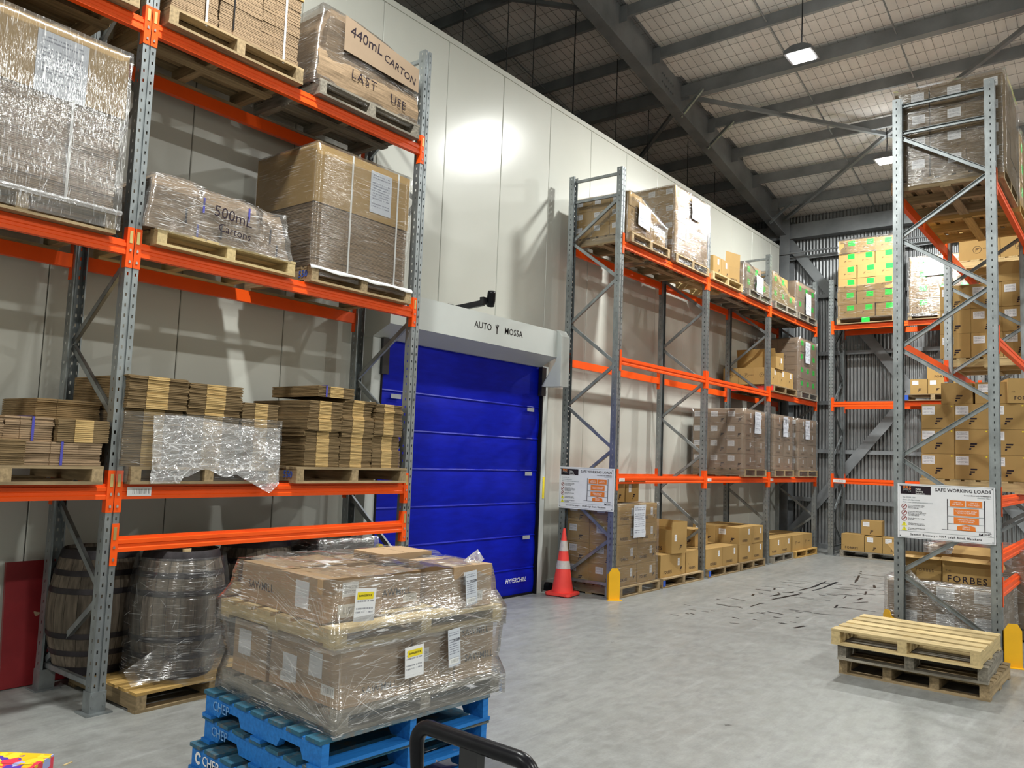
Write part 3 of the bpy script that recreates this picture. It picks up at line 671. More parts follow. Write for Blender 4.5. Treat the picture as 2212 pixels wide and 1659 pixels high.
def decorate(o, w_, d_, h_, decor):
    for face, kind, u, v, *sz in decor:
        half = w_/2 if face[0] == 'x' else d_/2
        n = Vector(FN[face])*half; wid = d_ if face[0] == 'x' else w_
        cen = (n.x, n.y, h_/2) if face != 'z+' else (0, 0, h_)
        k = sz[0] if sz else 1
        U, V = u*wid, v*h_
        if kind == 'label': on_face('address_label', plate(.115*k, .085*k, 'label_print'), o, face, cen, U, V, .001)
        elif kind == 'labelv': on_face('address_label', plate(.06*k, .10*k, 'label_print'), o, face, cen, U, V, .001)
        elif kind == 'F': on_face('logo', logo_f(.075*k, 'ink'), o, face, cen, U, V, .001)
        elif kind == 'Fs': on_face('logo', logo_f(.05*k, 'ink_soft'), o, face, cen, U, V, .001)
        elif kind == 'ring': on_face('logo', logo_ring(.045*k, 'ink_soft'), o, face, cen, U, V, .001)
        elif kind == 'green': on_face('green_sticker', plate(.135*k, .105*k, 'label_green'), o, face, cen, U, V, .001, random.uniform(-.06, .06))
        elif kind == 'FORBES': on_face('lettering', textmesh('FORBES', .07*k, 'ink', .012, 1.22), o, face, cen, U, V, .001)
        elif kind == 'forbes': on_face('lettering', textmesh('FORBES', .05*k, 'ink_soft', .008, 1.2), o, face, cen, U, V, .001)
        elif kind == 'SAWMILL': on_face('lettering', textmesh('SAWMILL', .07*k, 'ink', .004, 1.05), o, face, cen, U, V, .001)
        elif kind == 'S': on_face('lettering', textmesh('S', .10*k, 'ink', .012), o, face, cen, U, V, .001)
        elif kind == 'the': on_face('lettering', textmesh('THE', .018*k, 'ink_soft', .004, 1.2), o, face, cen, U, V, .001)
        elif kind == 'tape': on_face('tape', plate(.05*k, .07, 'kraft_brown', .0006), o, face, cen, U, V, .0008)
        elif kind == 'barcode': on_face('barcode_label', plate(.13*k, .06*k, 'barcode'), o, face, cen, U, V, .001)
        elif kind == 'grey': on_face('blank_label', plate(.15*k, .16*k, 'paper'), o, face, cen, U, V, .001)
        elif kind == 'dot': on_face('sticker', plate(.018, .014, 'yellow_tape'), o, face, cen, U, V, .001)
def carton(label, x, y, z, w_, d_, h_, decor=(), rz=0, mt='kraft', group=None, open_=False, flaps=()):
    """x, y: centre; z: underside; w_ along x, d_ along y"""
    o = obj('carton', carton_mesh(w_, d_, h_, mt, open_), None, (x, y, z+.001), (0, 0, rz)); tag(o, label, 'carton', group)
    decorate(o, w_, d_, h_, decor)
    for face, ang, ln in flaps:      # raised flaps of an open carton: hinge on a top edge, ang from horizontal
        wid = d_ if face[0] == 'x' else w_; half = w_/2 if face[0] == 'x' else d_/2
        n = Vector(FN[face]); r = Vector(FR[face]); hinge = n*half+Vector((0, 0, h_))
        d = n*math.cos(ang)+Vector((0, 0, 1))*math.sin(ang); q = r*wid/2; th = d.cross(r).normalized()*.003
        P = [hinge-q, hinge+q, hinge+q*.98+d*ln, hinge-q*.98+d*ln]; bb = MB(); P2 = [p+th for p in P]
        bb.poly([tuple(p) for p in P]); bb.poly([tuple(p) for p in P2][::-1])
        for k in range(4): bb.quad(tuple(P[k]), tuple(P2[k]), tuple(P2[(k+1) % 4]), tuple(P[(k+1) % 4]))
        obj('flap', bb.mesh('flap', mt), o)
    return o
ORD = ['first', 'second', 'third', 'fourth', 'fifth', 'sixth']
def rowname(k, n):
    if n == 1: return 'only row'
    if k == 0: return 'bottom row'
    if k == n-1: return 'top row'
    return ORD[k]+' row'
def stack(desc, where, x0, x1, y0, y1, z0, nx, ny, nz, h_, dx_=(), dy_=(), mt='kraft', group=None, jit=.004, skip=None, main='x', dz_=(), dxm=()):
    """grid of cartons; aisle face +x, end face -y. Only cartons on the visible faces and top are built."""
    w_ = (x1-x0)/nx; d_ = (y1-y0)/ny; out = []
    rs_ = random.Random(hash((round(x0, 2), round(y0, 2), round(z0, 2))) & 0xffff)
    for k in range(nz):
        for i in range(nx):
            for j in range(ny):
                px = i == nx-1; py = j == 0
                if skip and skip(i, j, k): continue
                above = skip and k < nz-1 and skip(i, j, k+1)
                if main == 'x' and not (px or py or k == nz-1 or above): continue
                if main == 'y' and not (py or i == 0 or i == nx-1 or k == nz-1 or above): continue
                if main == 'x':
                    if px and py: pos = 'corner'
                    elif px: pos = f'{ORD[j]} along aisle'
                    elif py: pos = f'{ORD[i]} on end face'
                    else: pos = f'inside {ORD[i]} {ORD[j]}'
                else:
                    if py: pos = f'{ORD[i]} from left'
                    else: pos = f'{ORD[i]} from left, {ORD[j]} deep'
                rn = rowname(k, nz)
                lab = f'{desc}, {rn}, {pos}, {where}'
                dec = (list(dx_) if px else [])+(list(dy_) if py else [])
                if i == 0 and main == 'y': dec += list(dxm)
                c_ = carton(lab, x0+w_*(i+.5)+rs_.uniform(-jit, jit), y0+d_*(j+.5)+rs_.uniform(-jit, jit), z0+k*h_, w_-.004, d_-.004, h_-.003, dec, rs_.uniform(-jit, jit)*1.5, mt, group or f'{desc}s {where}')
                out.append(c_)
    return out
# ---------------------------------------------------------------- stretch film
def film(label, x0, x1, y0, y1, z0, z1, mt='film', res=.05, amp=.010, off=.012, top=True, shape=None, group='stretch film on the loads', name='stretch_film', bottom_flare=.0, sides='all', pl=None):
    """one thin skin round a load; shape(x,y,z) -> new point for slumps"""
    bb = MB(); idx = {}
    x0 -= off; x1 += off; y0 -= off; y1 += off
    cx, cy = (x0+x1)/2, (y0+y1)/2
    def P(x, y, z):
        key = (round(x, 4), round(y, 4), round(z, 4))
        if key in idx: return idx[key]
        v = Vector((x, y, z)); nn = mnoise.noise_vector(Vector((x*3.1, y*3.1, z*11)))*amp+mnoise.noise_vector(v*17)*amp*.35
        fl = bottom_flare*max(0, 1-(z-z0)/.12)
        q = Vector((x+(nn.x+amp*.3)*(1 if x > cx else -1)+fl*(1 if x > cx else -1), y+nn.y*(1 if y > cy else -1)+fl*(1 if y > cy else -1), z+nn.z*.6))
        if shape: q = Vector(shape(*q))
        idx[key] = len(bb.v); bb.v.append((q.x-cx, q.y-cy, q.z-z0)); return idx[key]
    def lin(a, c): n = max(2, int(abs(c-a)/res)); return [a+(c-a)*i/n for i in range(n+1)]
    X, Y, Z = lin(x0, x1), lin(y0, y1), lin(z0, z1)
    def face(A, B, f):
        for i in range(len(A)-1):
            for j in range(len(B)-1): bb.f.append((f(A[i], B[j]), f(A[i+1], B[j]), f(A[i+1], B[j+1]), f(A[i], B[j+1]))); bb.m.append(0)
    if sides == 'all' or 'y-' in sides: face(X, Z, lambda a, c: P(a, y0, c))
    if sides == 'all' or 'x+' in sides: face(Y, Z, lambda a, c: P(x1, a, c))
    if sides == 'all' or 'y+' in sides: face(X, Z, lambda a, c: P(a, y1, c))
    if sides == 'all' or 'x-' in sides: face(Y, Z, lambda a, c: P(x0, a, c))
    if top: face(X, Y, lambda a, c: P(a, c, z1))
    o = obj(name, bb.mesh('film', mt, True), None, (cx, cy, z0)); tag(o, label, 'plastic film', group)
    if pl: pleat_glints(o, x0, x1, y0, y1, z0, z1, shape, top, *pl)
    return o
def ribbon(pb, pts, nrm, wd, rs_):
    # flat ribbon along pts, facing nrm
    prev = None
    for k, p in enumerate(pts):
        d = (pts[min(k+1, len(pts)-1)]-pts[max(k-1, 0)]).normalized(); s_ = d.cross(nrm).normalized()*wd*.36*(.06+math.sin(math.pi*k/(len(pts)-1)))
        i = len(pb.v); pb.v += [tuple(p-s_), tuple(p+s_)]
        if prev is not None: pb.f.append((prev, prev+1, i+1, i)); pb.m.append(0)
        prev = i
def pleat_glints(o, x0, x1, y0, y1, z0, z1, shape, top, dens, style, lmax=.35, wmax=.005, faces=('x+', 'y-')):  # scatters whitened fold ribbons that stand for the film's highlights
    pb = MB(); rs_ = random.Random(int(x0*71+y0*37+z0*11)); cx, cy = (x0+x1)/2, (y0+y1)/2; e = .010
    F = {'x+': (lambda a, c: (x1+e, y0+a, z0+c), y1-y0, z1-z0, Vector((1, 0, 0))), 'x-': (lambda a, c: (x0-e, y1-a, z0+c), y1-y0, z1-z0, Vector((-1, 0, 0))), 'y-': (lambda a, c: (x0+a, y0-e, z0+c), x1-x0, z1-z0, Vector((0, -1, 0))), 'top': (lambda a, c: (x0+a, y0+c, z1+e), x1-x0, y1-y0, Vector((0, 0, 1)))}
    for fc in list(faces)+(['top'] if top else []):
        f, A, B, nn = F[fc]
        for _ in range(int(dens*A*B*.55)):
            L = rs_.uniform(.15, 1)**1.6*lmax
            ang = {'h': rs_.gauss(0, .12), 'v': math.pi/2+rs_.gauss(0, .14), 'd': rs_.choice((rs_.gauss(0, .15), rs_.gauss(.35, .2), rs_.gauss(-.35, .2)))}[style] if fc != 'top' else rs_.uniform(0, 3.14)
            a, c = rs_.uniform(0, A), rs_.uniform(0, B); pts = []; wob = rs_.uniform(-.06, .06)
            for k in range(5):
                t = k/4; aa = a+math.cos(ang)*L*t; cc = c+math.sin(ang)*L*t+wob*L*math.sin(math.pi*t)
                if not (0 <= aa <= A and 0 <= cc <= B): break
                p = f(aa, cc); p = shape(*p) if shape else p; pts.append(Vector(p)-Vector((cx, cy, z0)))
            if len(pts) > 1: ribbon(pb, pts, nn, rs_.uniform(.25, 1)*wmax, rs_)
    stuff(obj('film_pleat_glints', pb.mesh('pleat_glints', 'pleat'), o))
# ---------------------------------------------------------------- stack of flattened cartons
def flat_stack(label, x0, x1, y0, y1, z0, z1, t=.011, zones=True, straps=(), group='stacks of flattened cartons', dark='kraft_dark', light='kraft_edge', jit=.006, seam=()):
    e = empty('flattened_carton_stack', ((x0+x1)/2, (y0+y1)/2, z0)); tag(e, label, 'carton stack', group)
    rs_ = random.Random(int(abs(x0*911+y0*733+z0*577+y1*101)*10)); n = max(2, int((z1-z0)/t)); t = (z1-z0)/n
    hx, hy = (x1-x0)/2, (y1-y0)/2; a = hy*.36; bb = MB(); rings = []
    def ring(ins, z, o, oz):
        i = len(bb.v); k = hx-ins; l = hy-ins
        ys_ = [-l, -a, a, l]
        pts = [(-k, -l), (k+o, -l+oz), (k+o*.6-.002, -a), (k+o*.6+.004, -a), (k+o*.6+.004, a), (k+o*.6-.002, a), (k+o, l+oz), (-k, l)]
        bb.v += [(p[0], p[1], z) for p in pts]; return i
    off = 0; oy = 0; N = 8
    for s in range(n):
        if rs_.random() < .12: off = rs_.uniform(-1, 1)*jit*1.6; oy = rs_.uniform(-1, 1)*jit
        o = off+rs_.uniform(-1, 1)*jit*.5; q = oy+rs_.uniform(-1, 1)*jit*.4; z = s*t
        r0, r1, r2 = ring(.0, z+.0006, o, q), ring(0, z+t*.80, o, q), ring(.007, z+t*.84, o, q)
        rings += [r0, r1, r2, ring(.007, z+t*.995, o, q)]
    for k in range(len(rings)-1):
        for j in range(N):
            bb.f.append((rings[k]+j, rings[k]+(j+1) % N, rings[k+1]+(j+1) % N, rings[k+1]+j)); bb.m.append(1 if (zones and j == 3) else 0)
    bb.f.append(tuple(rings[-1]+j for j in range(N))); bb.m.append(2)
    stuff(obj('flat_cartons', bb.mesh('flat', [dark, light, 'kraft']), e))
    for sy in straps:
        b2 = MB(); w2 = .008; h2 = z1-z0
        b2.box(hx+.010, hx+.013, sy-w2, sy+w2, 0, h2+.006); b2.box(-hx, hx+.013, sy-w2, sy+w2, h2+.003, h2+.006)
        obj('strap', b2.mesh('strap', 'strap_blue'), e)
    return e
# ================================================================ loads on the left rack
Z1, Z2, Z3 = 1.578, 3.33, 5.012
def sheet(parent, face, cen, w_, h_, mt='sheet_print', name='paper_sheet', u=0, v=0, wav=.004, spin=0.0, out=.004):
    def mk():
        bb = MB(); n = 8; base = 0
        for j in range(n+1):
            for i in range(n+1):
                x = -w_/2+w_*i/n; y = -h_/2+h_*j/n
                bb.v.append((x, y, wav*mnoise.noise(Vector((x*9+parent.location.y, y*9+parent.location.z, parent.location.x)))))
        for j in range(n):
            for i in range(n): a = j*(n+1)+i; bb.f.append((a, a+1, a+n+2, a+n+1)); bb.m.append(0)
        return bb.mesh('sheet', mt, True)
    return on_face(name, mk(), parent, face, cen, u, v, out, spin)
def straps(parent, ys_, hx, z0, z1, xb=-.4, mt='strap_white', w_=.009, name='strap'):
    for sy in ys_:
        b2 = MB(); b2.box(hx, hx+.003, sy-w_, sy+w_, z0, z1); b2.box(xb, hx+.003, sy-w_, sy+w_, z1, z1+.003); obj(name, b2.mesh('strap', mt), parent)
# --- top level, left bay
rackpal('dark timber pallet on the top beams at the upper left corner', 1.50, 2.72, Z3)
stack('brown carton', 'on pallet at upper left corner', .70, 1.60, 1.54, 2.66, Z3+.142, 2, 2, 1, .62, mt='kraft')
# --- top level, right bay: strapped bundle of flat cartons
rackpal('pale timber pallet on the top beams under the strapped bundles', 2.94, 4.17, Z3, 'wood')
cols = [(2.96, 3.36), (3.36, 3.75), (3.75, 4.13)]
for i, (a, c) in enumerate(cols):
    for j, (za, zb) in enumerate(((5.155, 5.47), (5.472, 5.752))):
        flat_stack(f'{ORD[i]} column from the left of strapped flat cartons, {"lower" if j == 0 else "upper"} bundle, top shelf', .72, 1.63, a+.004, c-.004, za, zb, .013, True, (), 'strapped bundles on the top shelf', 'kraft_brown', 'kraft_brown')
cap = tag(empty('carton_sleeve', (1.17, 3.545, 5.155)), 'kraft sleeve with white straps round bundles on the top shelf', 'carton sleeve')
b = MB(); b.box(-.47, .475, -.595, .595, .60, 1.0); obj('sleeve', b.mesh('sleeve', 'kraft'), cap)
straps(cap, (-.30, .42), .478, -.03, 1.0)
straps(cap, (-.06,), .470, .05, .6, .45, 'black', .006, 'dark_strap')
on_face('label_sheet', plate(.26, .34, 'sheet_print'), cap, 'x+', (.476, -.44, .78), out=.002)
# --- "440 ml" slumped wrapped bundles
rackpal('grey timber pallet at the right end of the top beams', 4.35, 5.60, Z3, 'wood_grey')
def lump(label, x0, x1, y0, y1, z0, z1, shape, mt, name='wrapped_carton_bundle', res=.06, amp=.012):
    bb = MB(); idx = {}
    def P(x, y, z):
        k = (round(x, 4), round(y, 4), round(z, 4))
        if k not in idx:
            n_ = mnoise.noise_vector(Vector((x*4, y*4, z*16)))*amp; q = shape(x+n_.x, y+n_.y, z+n_.z*.5); idx[k] = len(bb.v); bb.v.append((q[0]-x0, q[1]-y0, q[2]-z0))
        return idx[k]
    def lin(a, c): n = max(2, int(abs(c-a)/res)); return [a+(c-a)*i/n for i in range(n+1)]
    X, Y, Z = lin(x0, x1), lin(y0, y1), lin(z0, z1)
    for A, B, f in ((X, Z, lambda a, c: P(a, y0, c)), (Y, Z, lambda a, c: P(x1, a, c)), (X, Z, lambda a, c: P(a, y1, c)), (Y, Z, lambda a, c: P(x0, a, c)), (X, Y, lambda a, c: P(a, c, z1)), (X, Y, lambda a, c: P(a, c, z0))):
        for i in range(len(A)-1):
            for j in range(len(B)-1): bb.f.append((f(A[i], B[j]), f(A[i+1], B[j]), f(A[i+1], B[j+1]), f(A[i], B[j+1]))); bb.m.append(0)
    o = obj(name, bb.mesh('lump', mt, False), None, (x0, y0, z0)); tag(o, label, 'carton bundle', 'wrapped bundles on the left rack'); return o
L1 = lump('lower slumped carton bundle marked LAST USE on the top shelf', .68, 1.62, 4.33, 5.58, Z3+.143, 5.47, lambda x, y, z: (x+.03*math.sin((z-5.1)*9), y, z-.08*max(0, y-5.2)*(z > 5.3)), 'kraft_brown')
L2 = lump('upper slumped carton bundle marked 440 ml on the top shelf', .70, 1.60, 4.46, 5.56, 5.475, 5.86, lambda x, y, z: (x+.05*(5.5-z)*(x > 1.2)*-1, y-.10*(5.86-z)*(y < 5), z-.16*max(0, (y-4.75))*(z-5.46)/.4), 'kraft_brown')
b = MB(); pts = [(1.61, 4.60, 5.52), (1.61, 5.56, 5.48), (1.61, 5.56, 5.72), (1.61, 4.60, 5.85)]; b.poly([(p[0]+.046, p[1], p[2]) for p in pts]); b.poly([(p[0]+.040, p[1], p[2]) for p in pts][::-1])
fl = obj('cover_card', b.mesh('card', 'kraft_grey'), L2, (-.70, -4.46, -5.475))
b = MB(); b.poly([(1.45, 4.86, 5.82), (1.42, 5.3, 5.78), (1.30, 5.02, 5.98), (1.32, 4.90, 5.97)]); b.poly([(1.44, 4.86, 5.82), (1.29, 4.90, 5.97), (1.29, 5.02, 5.98), (1.41, 5.3, 5.78)]); obj('loose_flap', b.mesh('card', 'kraft'), L2, (-.70, -4.46, -5.475))
on_face('handwriting', textmesh('440mL', .145, 'ink', .0, 1.0), L2, 'x+', (.935, .40, .235), out=.0235, spin=R(-5))
on_face('handwriting', textmesh('CARTON', .105, 'ink', .0, 1.0), L2, 'x+', (.935, .84, .135), out=.0235, spin=R(-12))
on_face('handwriting', textmesh('LAST', .12, 'ink', .0, 1.25), L1, 'x+', (.985, .52, .17), out=-.006, spin=R(-3))
on_face('handwriting', textmesh('USE', .12, 'ink', .0, 1.1), L1, 'x+', (.985, .96, .12), out=-.006, spin=R(-6))
film('clear film round the slumped bundles at the top shelf end', .69, 1.612, 4.36, 5.57, 5.10, 5.86, 'film', .07, .02, .015, True, lambda x, y, z: (x, y-.14*(5.8-z)*(y < 4.6)*.6, z-.16*max(0, y-4.75)*(z > 5.5)), pl=(110, 'd', .4, .007))
# --- level 2, left: tall wrapped flat cartons with sleeve
rackpal('pale timber pallet under the tall wrapped carton stack at left', 1.46, 2.68, Z2, 'wood')
flat_stack('tall stack of flattened cartons under a kraft sleeve at left', .70, 1.63, 1.48, 2.66, Z2+.145, 4.17, .012, True, (), 'stacks of flattened cartons', 'kraft_brown', 'kraft_brown')
sl = tag(empty('carton_sleeve', (1.165, 2.07, 4.17)), 'wrapped kraft sleeve with a pale blue label sheet at left', 'carton sleeve')
b = MB(); b.box(-.48, .48, -.605, .615, 0, .47); obj('sleeve', b.mesh('sleeve', 'kraft'), sl)
on_face('label_sheet', plate(.33, .42, 'sheet_print'), sl, 'x+', (.48, .17, .20), out=.003)
straps(sl, (.26,), .486, -.70, 0, .45)
film('clear film round the tall carton stack under the sleeve at left', .68, 1.65, 1.46, 2.69, 3.36, 4.66, 'film_side', .07, .008, .012, pl=(190, 'v', .22, .007, ('x+',)))
b = MB(); b.tube([(1.675, 1.4, 3.475), (1.68, 2.0, 3.478), (1.675, 2.70, 3.48)], .018, 6); o = obj('film_edge', b.mesh('edge', 'film_sheet')); tag(o, 'rolled edge of clear film on the pallet front at left', 'plastic film')
# --- level 2, right: wrapped "500 ml" bundle and tall strapped box
rackpal('new pine pallet under the bundle marked 500 ml', 2.98, 4.21, Z2, 'wood_new', H=.125)
def s500(x, y, z):
    t = (z-3.455)/.45; k = max(0, min(1, t)); bump = .05*math.exp(-((y-3.25)/.25)**2)+.02*math.sin(y*9)
    return (x-.03*k*(x > 1.2), y+(.06*k if y < 3.3 else -.10*k*(y > 3.9)), z+k*(bump-.02))
L3 = lump('low carton bundle marked 500 ml in glossy film on the new pallet', .70, 1.62, 2.90, 4.16, Z2+.128, 3.84, s500, 'kraft_brown', res=.05, amp=.016)
for n_, (yy, zz) in enumerate(((3.20, 3.60), (3.34, 3.72), (3.50, 3.55), (3.74, 3.74), (3.95, 3.62), (3.30, 3.50), (4.02, 3.50))):
    b = MB(); b.box(1.645, 1.648, yy-.008, yy+.008, zz-.06, zz+.06); obj('strap_piece', b.mesh('strap', 'strap_blue' if n_ % 2 else 'ink'), L3, (-.70, -2.90, -Z2-.128))
on_face('handwriting', textmesh('500mL', .125, 'ink', .0, 1.0), L3, 'x+', (.95, .68, .225), out=.03, spin=R(-4))
on_face('handwriting', textmesh('Cartons', .09, 'ink', .0, 1.0), L3, 'x+', (.95, .70, .105), out=.03, spin=R(-4))
film('glossy clear film round the bundle marked 500 ml', .69, 1.65, 2.88, 4.17, 3.44, 3.86, 'film_heavy', .045, .022, .012, True, s500, pl=(480, 'd', .28, .007))
PA = rackpal('timber pallet stencilled 550 under the tall strapped box', 4.38, 5.60, Z2, 'wood')
flat_stack('tall strapped stack of flattened cartons under a kraft cap', .74, 1.60, 4.41, 5.54, Z2+.145, 4.057, .012, True, (), 'stacks of flattened cartons', 'kraft_brown', 'kraft_brown')
cp = tag(empty('carton_sleeve', (1.17, 4.975, 4.06)), 'kraft cap with two white straps and a delivery sheet', 'carton sleeve')
b = MB(); b.box(-.44, .44, -.575, .575, 0, .53); obj('sleeve', b.mesh('sleeve', 'kraft'), cp)
straps(cp, (-.16, .42), .443, -.57, .53)
on_face('delivery_sheet', plate(.27, .40, 'sheet_print'), cp, 'x+', (.44, .20, .27), out=.003)
film('clear film round the tall strapped box right of the 500 ml bundle', .73, 1.625, 4.40, 5.55, 3.40, 4.60, 'film', .08, .006, .008, pl=(45, 'h', .6, .004))
b = MB(); n = 14
for i in range(n+1):
    y = 4.36+1.24*i/n
    for zz, xx in ((3.476, 1.60), (3.474+.002*math.sin(i*2), 1.662), (3.452+.004*math.sin(i*1.7), 1.674), (3.442+.007*math.sin(i*1.3), 1.670)): b.v.append((xx, y, zz))
for i in range(n):
    for j in range(3): a = i*4+j; b.f.append((a, a+4, a+5, a+1)); b.m.append(0)
o = obj('plastic_base_sheet', b.mesh('skirt', 'strap_white', True)); tag(o, 'white plastic sheet folded over the pallet stencilled 550', 'plastic film')
on_face('stencil', textmesh('550', .085, 'blue_print', .006), PA, 'x-', (-.61+.0025, -.38, .07), out=.003)
# --- level 1, left
rackpal('timber pallet under low flat cartons at the left edge', 1.50, 2.73, Z1, 'wood', H=.125)
flat_stack('low grey brown bundle of flat cartons at the left edge', .72, 1.60, 1.62, 2.10, Z1+.128, 2.00, .013, False, (.1, -.12), dark='kraft_brown')
flat_stack('yellow edged short bundle in front at the left edge', .95, 1.66, 1.50, 2.22, Z1+.128, 1.87, .012, True, (), jit=.012)
flat_stack('low bundle with a blue strap beside the steel upright', .72, 1.62, 2.23, 2.72, Z1+.128, 1.86, .015, False, (-.02,), dark='kraft_brown')
flat_stack('yellow edged bundle on top beside the steel upright', .72, 1.63, 2.42, 2.76, 1.862, 2.015, .012, True)
flat_stack('grey brown bundle on top of the low stack at left', .72, 1.58, 2.11, 2.41, 1.862, 2.02, .014, False, (.02,), dark='kraft_brown')
# --- level 1, right bay: flat cartons behind a plastic sheet
rackpal('timber pallet behind the torn plastic sheet', 2.92, 4.15, Z1, 'wood', H=.125)
zb = Z1+.128
flat_stack('left column of flat cartons behind the torn plastic sheet', .80, 1.60, 2.87, 3.31, zb, 2.12, .0125, True, (), jit=.012)
flat_stack('bundle on top of the left column above the plastic sheet', .80, 1.63, 2.86, 3.32, 2.122, 2.36, .0125, True, (), jit=.016)
flat_stack('middle column of flat cartons behind the torn plastic sheet', .80, 1.60, 3.34, 3.80, zb, 2.10, .0125, True, (), jit=.01)
flat_stack('bundle on top of the middle column above the plastic sheet', .80, 1.62, 3.34, 3.80, 2.102, 2.345, .0125, True, (), jit=.014)
flat_stack('right column of flat cartons behind the torn plastic sheet', .80, 1.61, 3.83, 4.17, zb, 2.23, .0125, True, (), jit=.01)
flat_stack('far dark bundle of flat cartons deep behind the columns', .72, 1.30, 2.40, 2.84, zb, 2.16, .013, False)
b = MB(); nx_, nz_ = 44, 22
for j in range(nz_+1):
    for i in range(nx_+1):
        s, t = i/nx_, j/nz_; y = 3.06+s*1.10; low = 1.585 if s < .22 else (1.66+.03*math.sin(s*20) if s < .62 else 1.66-.16*max(0, (s-.62))/.3*(1 if s < .92 else 1-(s-.92)/.08*.6)); hi = 2.075+.02*math.sin(s*6)-.03*s
        z = low+(hi-low)*t; x = 1.66+.02*(1-t)+.022*mnoise.noise(Vector((y*7, z*7, 1)))+.010*mnoise.noise(Vector((y*22, z*22, 3)))
        b.v.append((x-1.66, y-3.6, z-1.6))
for j in range(nz_):
    for i in range(nx_): a = j*(nx_+1)+i; b.f.append((a, a+1, a+nx_+2, a+nx_+1)); b.m.append(0)
o = obj('plastic_sheet', b.mesh('sheet', 'film_sheet', True), None, (1.66, 3.6, 1.6)); tag(o, 'torn crinkled plastic sheet hanging over flat cartons by the upright', 'plastic film')
film('thin clear film round the columns behind the torn plastic sheet', .80, 1.61, 2.86, 4.18, 1.60, 2.10, 'film', .08, .012, .02, False, pl=(60, 'd', .4, .005))
# --- level 1, right bay, second pallet
PB = rackpal('timber pallet stencilled 550 under three carton columns by the door', 4.35, 5.65, Z1, 'wood', H=.14)
on_face('stencil', textmesh('550', .085, 'blue_print', .006), PB, 'x-', (-.65+.0025, -.38, .07), out=.003)
zb = Z1+.143
for i, (a, c, tp) in enumerate(((4.45, 4.83, 2.30), (4.84, 5.22, 2.335), (5.23, 5.59, 2.325))):
    zm = zb+.31; zm2 = 2.16
    nm = ('left', 'middle', 'right')[i]
    flat_stack(f'{nm} column of flat cartons beside the blue door, bottom bundle', .80, 1.62, a, c, zb, zm, .0115, True, (), jit=.010)
    flat_stack(f'{nm} column of flat cartons beside the blue door, middle bundle', .80, 1.63, a, c, zm+.002, zm2, .0115, True, (), jit=.012)
    flat_stack(f'{nm} column of flat cartons beside the blue door, top bundle', .80, 1.61, a+.02, c+.01, zm2+.002, tp, .0115, True, (), jit=.014)
flat_stack('single bundle lying on top of the columns beside the blue door', .95, 1.62, 4.56, 4.97, 2.338, 2.435, .0115, True, (-.12,))
# ================================================================ floor under the left rack
pallet('timber pallet on the floor under the wrapped barrel', (1.27, 3.62, .0), R(90), 1.2, 1.02, 'wood', nb=7, mt2='wood_orange')
def barrel(label, x, y, z, rz, s=1.0):
    t = tag(empty('oak_barrel', (x, y, z), (0, 0, rz)), label, 'barrel', 'oak barrels under the left rack')
    H = .93*s; prof = lambda v: (.265+.085*math.sin(math.pi*v))*s
    ns = 22
    def mk():
        bb = MB(); nz_ = 12; w_ = math.pi/ns*.97
        for j in range(nz_+1):
            v = j/nz_; r = prof(v)
            for sgn in (-1, 1): bb.v.append((r*math.cos(sgn*w_), r*math.sin(sgn*w_), H*v))
        for j in range(nz_): a = 2*j; bb.f.append((a, a+1, a+3, a+2)); bb.m.append(0)
        return bb.mesh('stave', 'stave')
    me = cached(('stave', s), mk)
    for k in range(ns): obj('stave', me, t, (0, 0, 0), (0, 0, 2*math.pi*k/ns))
    b_ = MB(); b_.lathe([(prof(.03)-.02, .03*H), (prof(.5)-.02, .5*H), (prof(.97)-.02, .97*H)], 22); obj('inner_shell', cached(('bin', s), lambda: b_.mesh('inner', 'hoop')), t)
    for v0, v1 in ((.0, .07), (.16, .205), (.30, .345), (.655, .70), (.795, .84), (.93, 1.0)):
        b_ = MB(); b_.lathe([(prof(v0)+.004, v0*H), (prof((v0+v1)/2)+.007, (v0+v1)/2*H), (prof(v1)+.004, v1*H)], 28); 
        def mkh():
            bb = MB(); n = 28; rr = [(prof(v0)+.004, v0*H), (prof((v0+v1)/2)+.006, (v0+v1)/2*H), (prof(v1)+.004, v1*H)]
            for r, z_ in rr: bb.v += [(r*math.cos(2*math.pi*j/n), r*math.sin(2*math.pi*j/n), z_) for j in range(n)]
            for k in range(2):
                for j in range(n): bb.f.append((k*n+j, k*n+(j+1) % n, (k+1)*n+(j+1) % n, (k+1)*n+j)); bb.m.append(0)
            return bb.mesh('hoop', 'hoop', True)
        obj('hoop', cached(('hoop', v0, s), mkh), t)
    b_ = MB(); b_.lathe([(prof(1)-.012, H-.035), (prof(1)-.012, H-.03)], 24); obj('barrel_head', cached(('head', s), lambda: b_.mesh('head', 'stave')), t)
    b_ = MB(); b_.lathe([(.03, H-.03), (.034, H+.012)], 12); obj('bung', cached(('bung', s), lambda: b_.mesh('bung', 'cork')), t, (prof(1)-.10, 0, 0))
    return t
barrel('film-wrapped oak barrel with a pale bung on the floor pallet', 1.42, 3.50, .145, R(-20))
barrel('dark barrel behind the wrapped one, against the wall side', .90, 3.12, .145, R(10), .98)
barrel('dark barrel partly hidden right of the wrapped barrel', 1.20, 4.32, .145, R(40), 1.02)
pallet('timber pallet on the floor under the hidden barrel and dark load', (1.20, 4.92, .0), R(90), 1.36, 1.0, 'wood_grey')
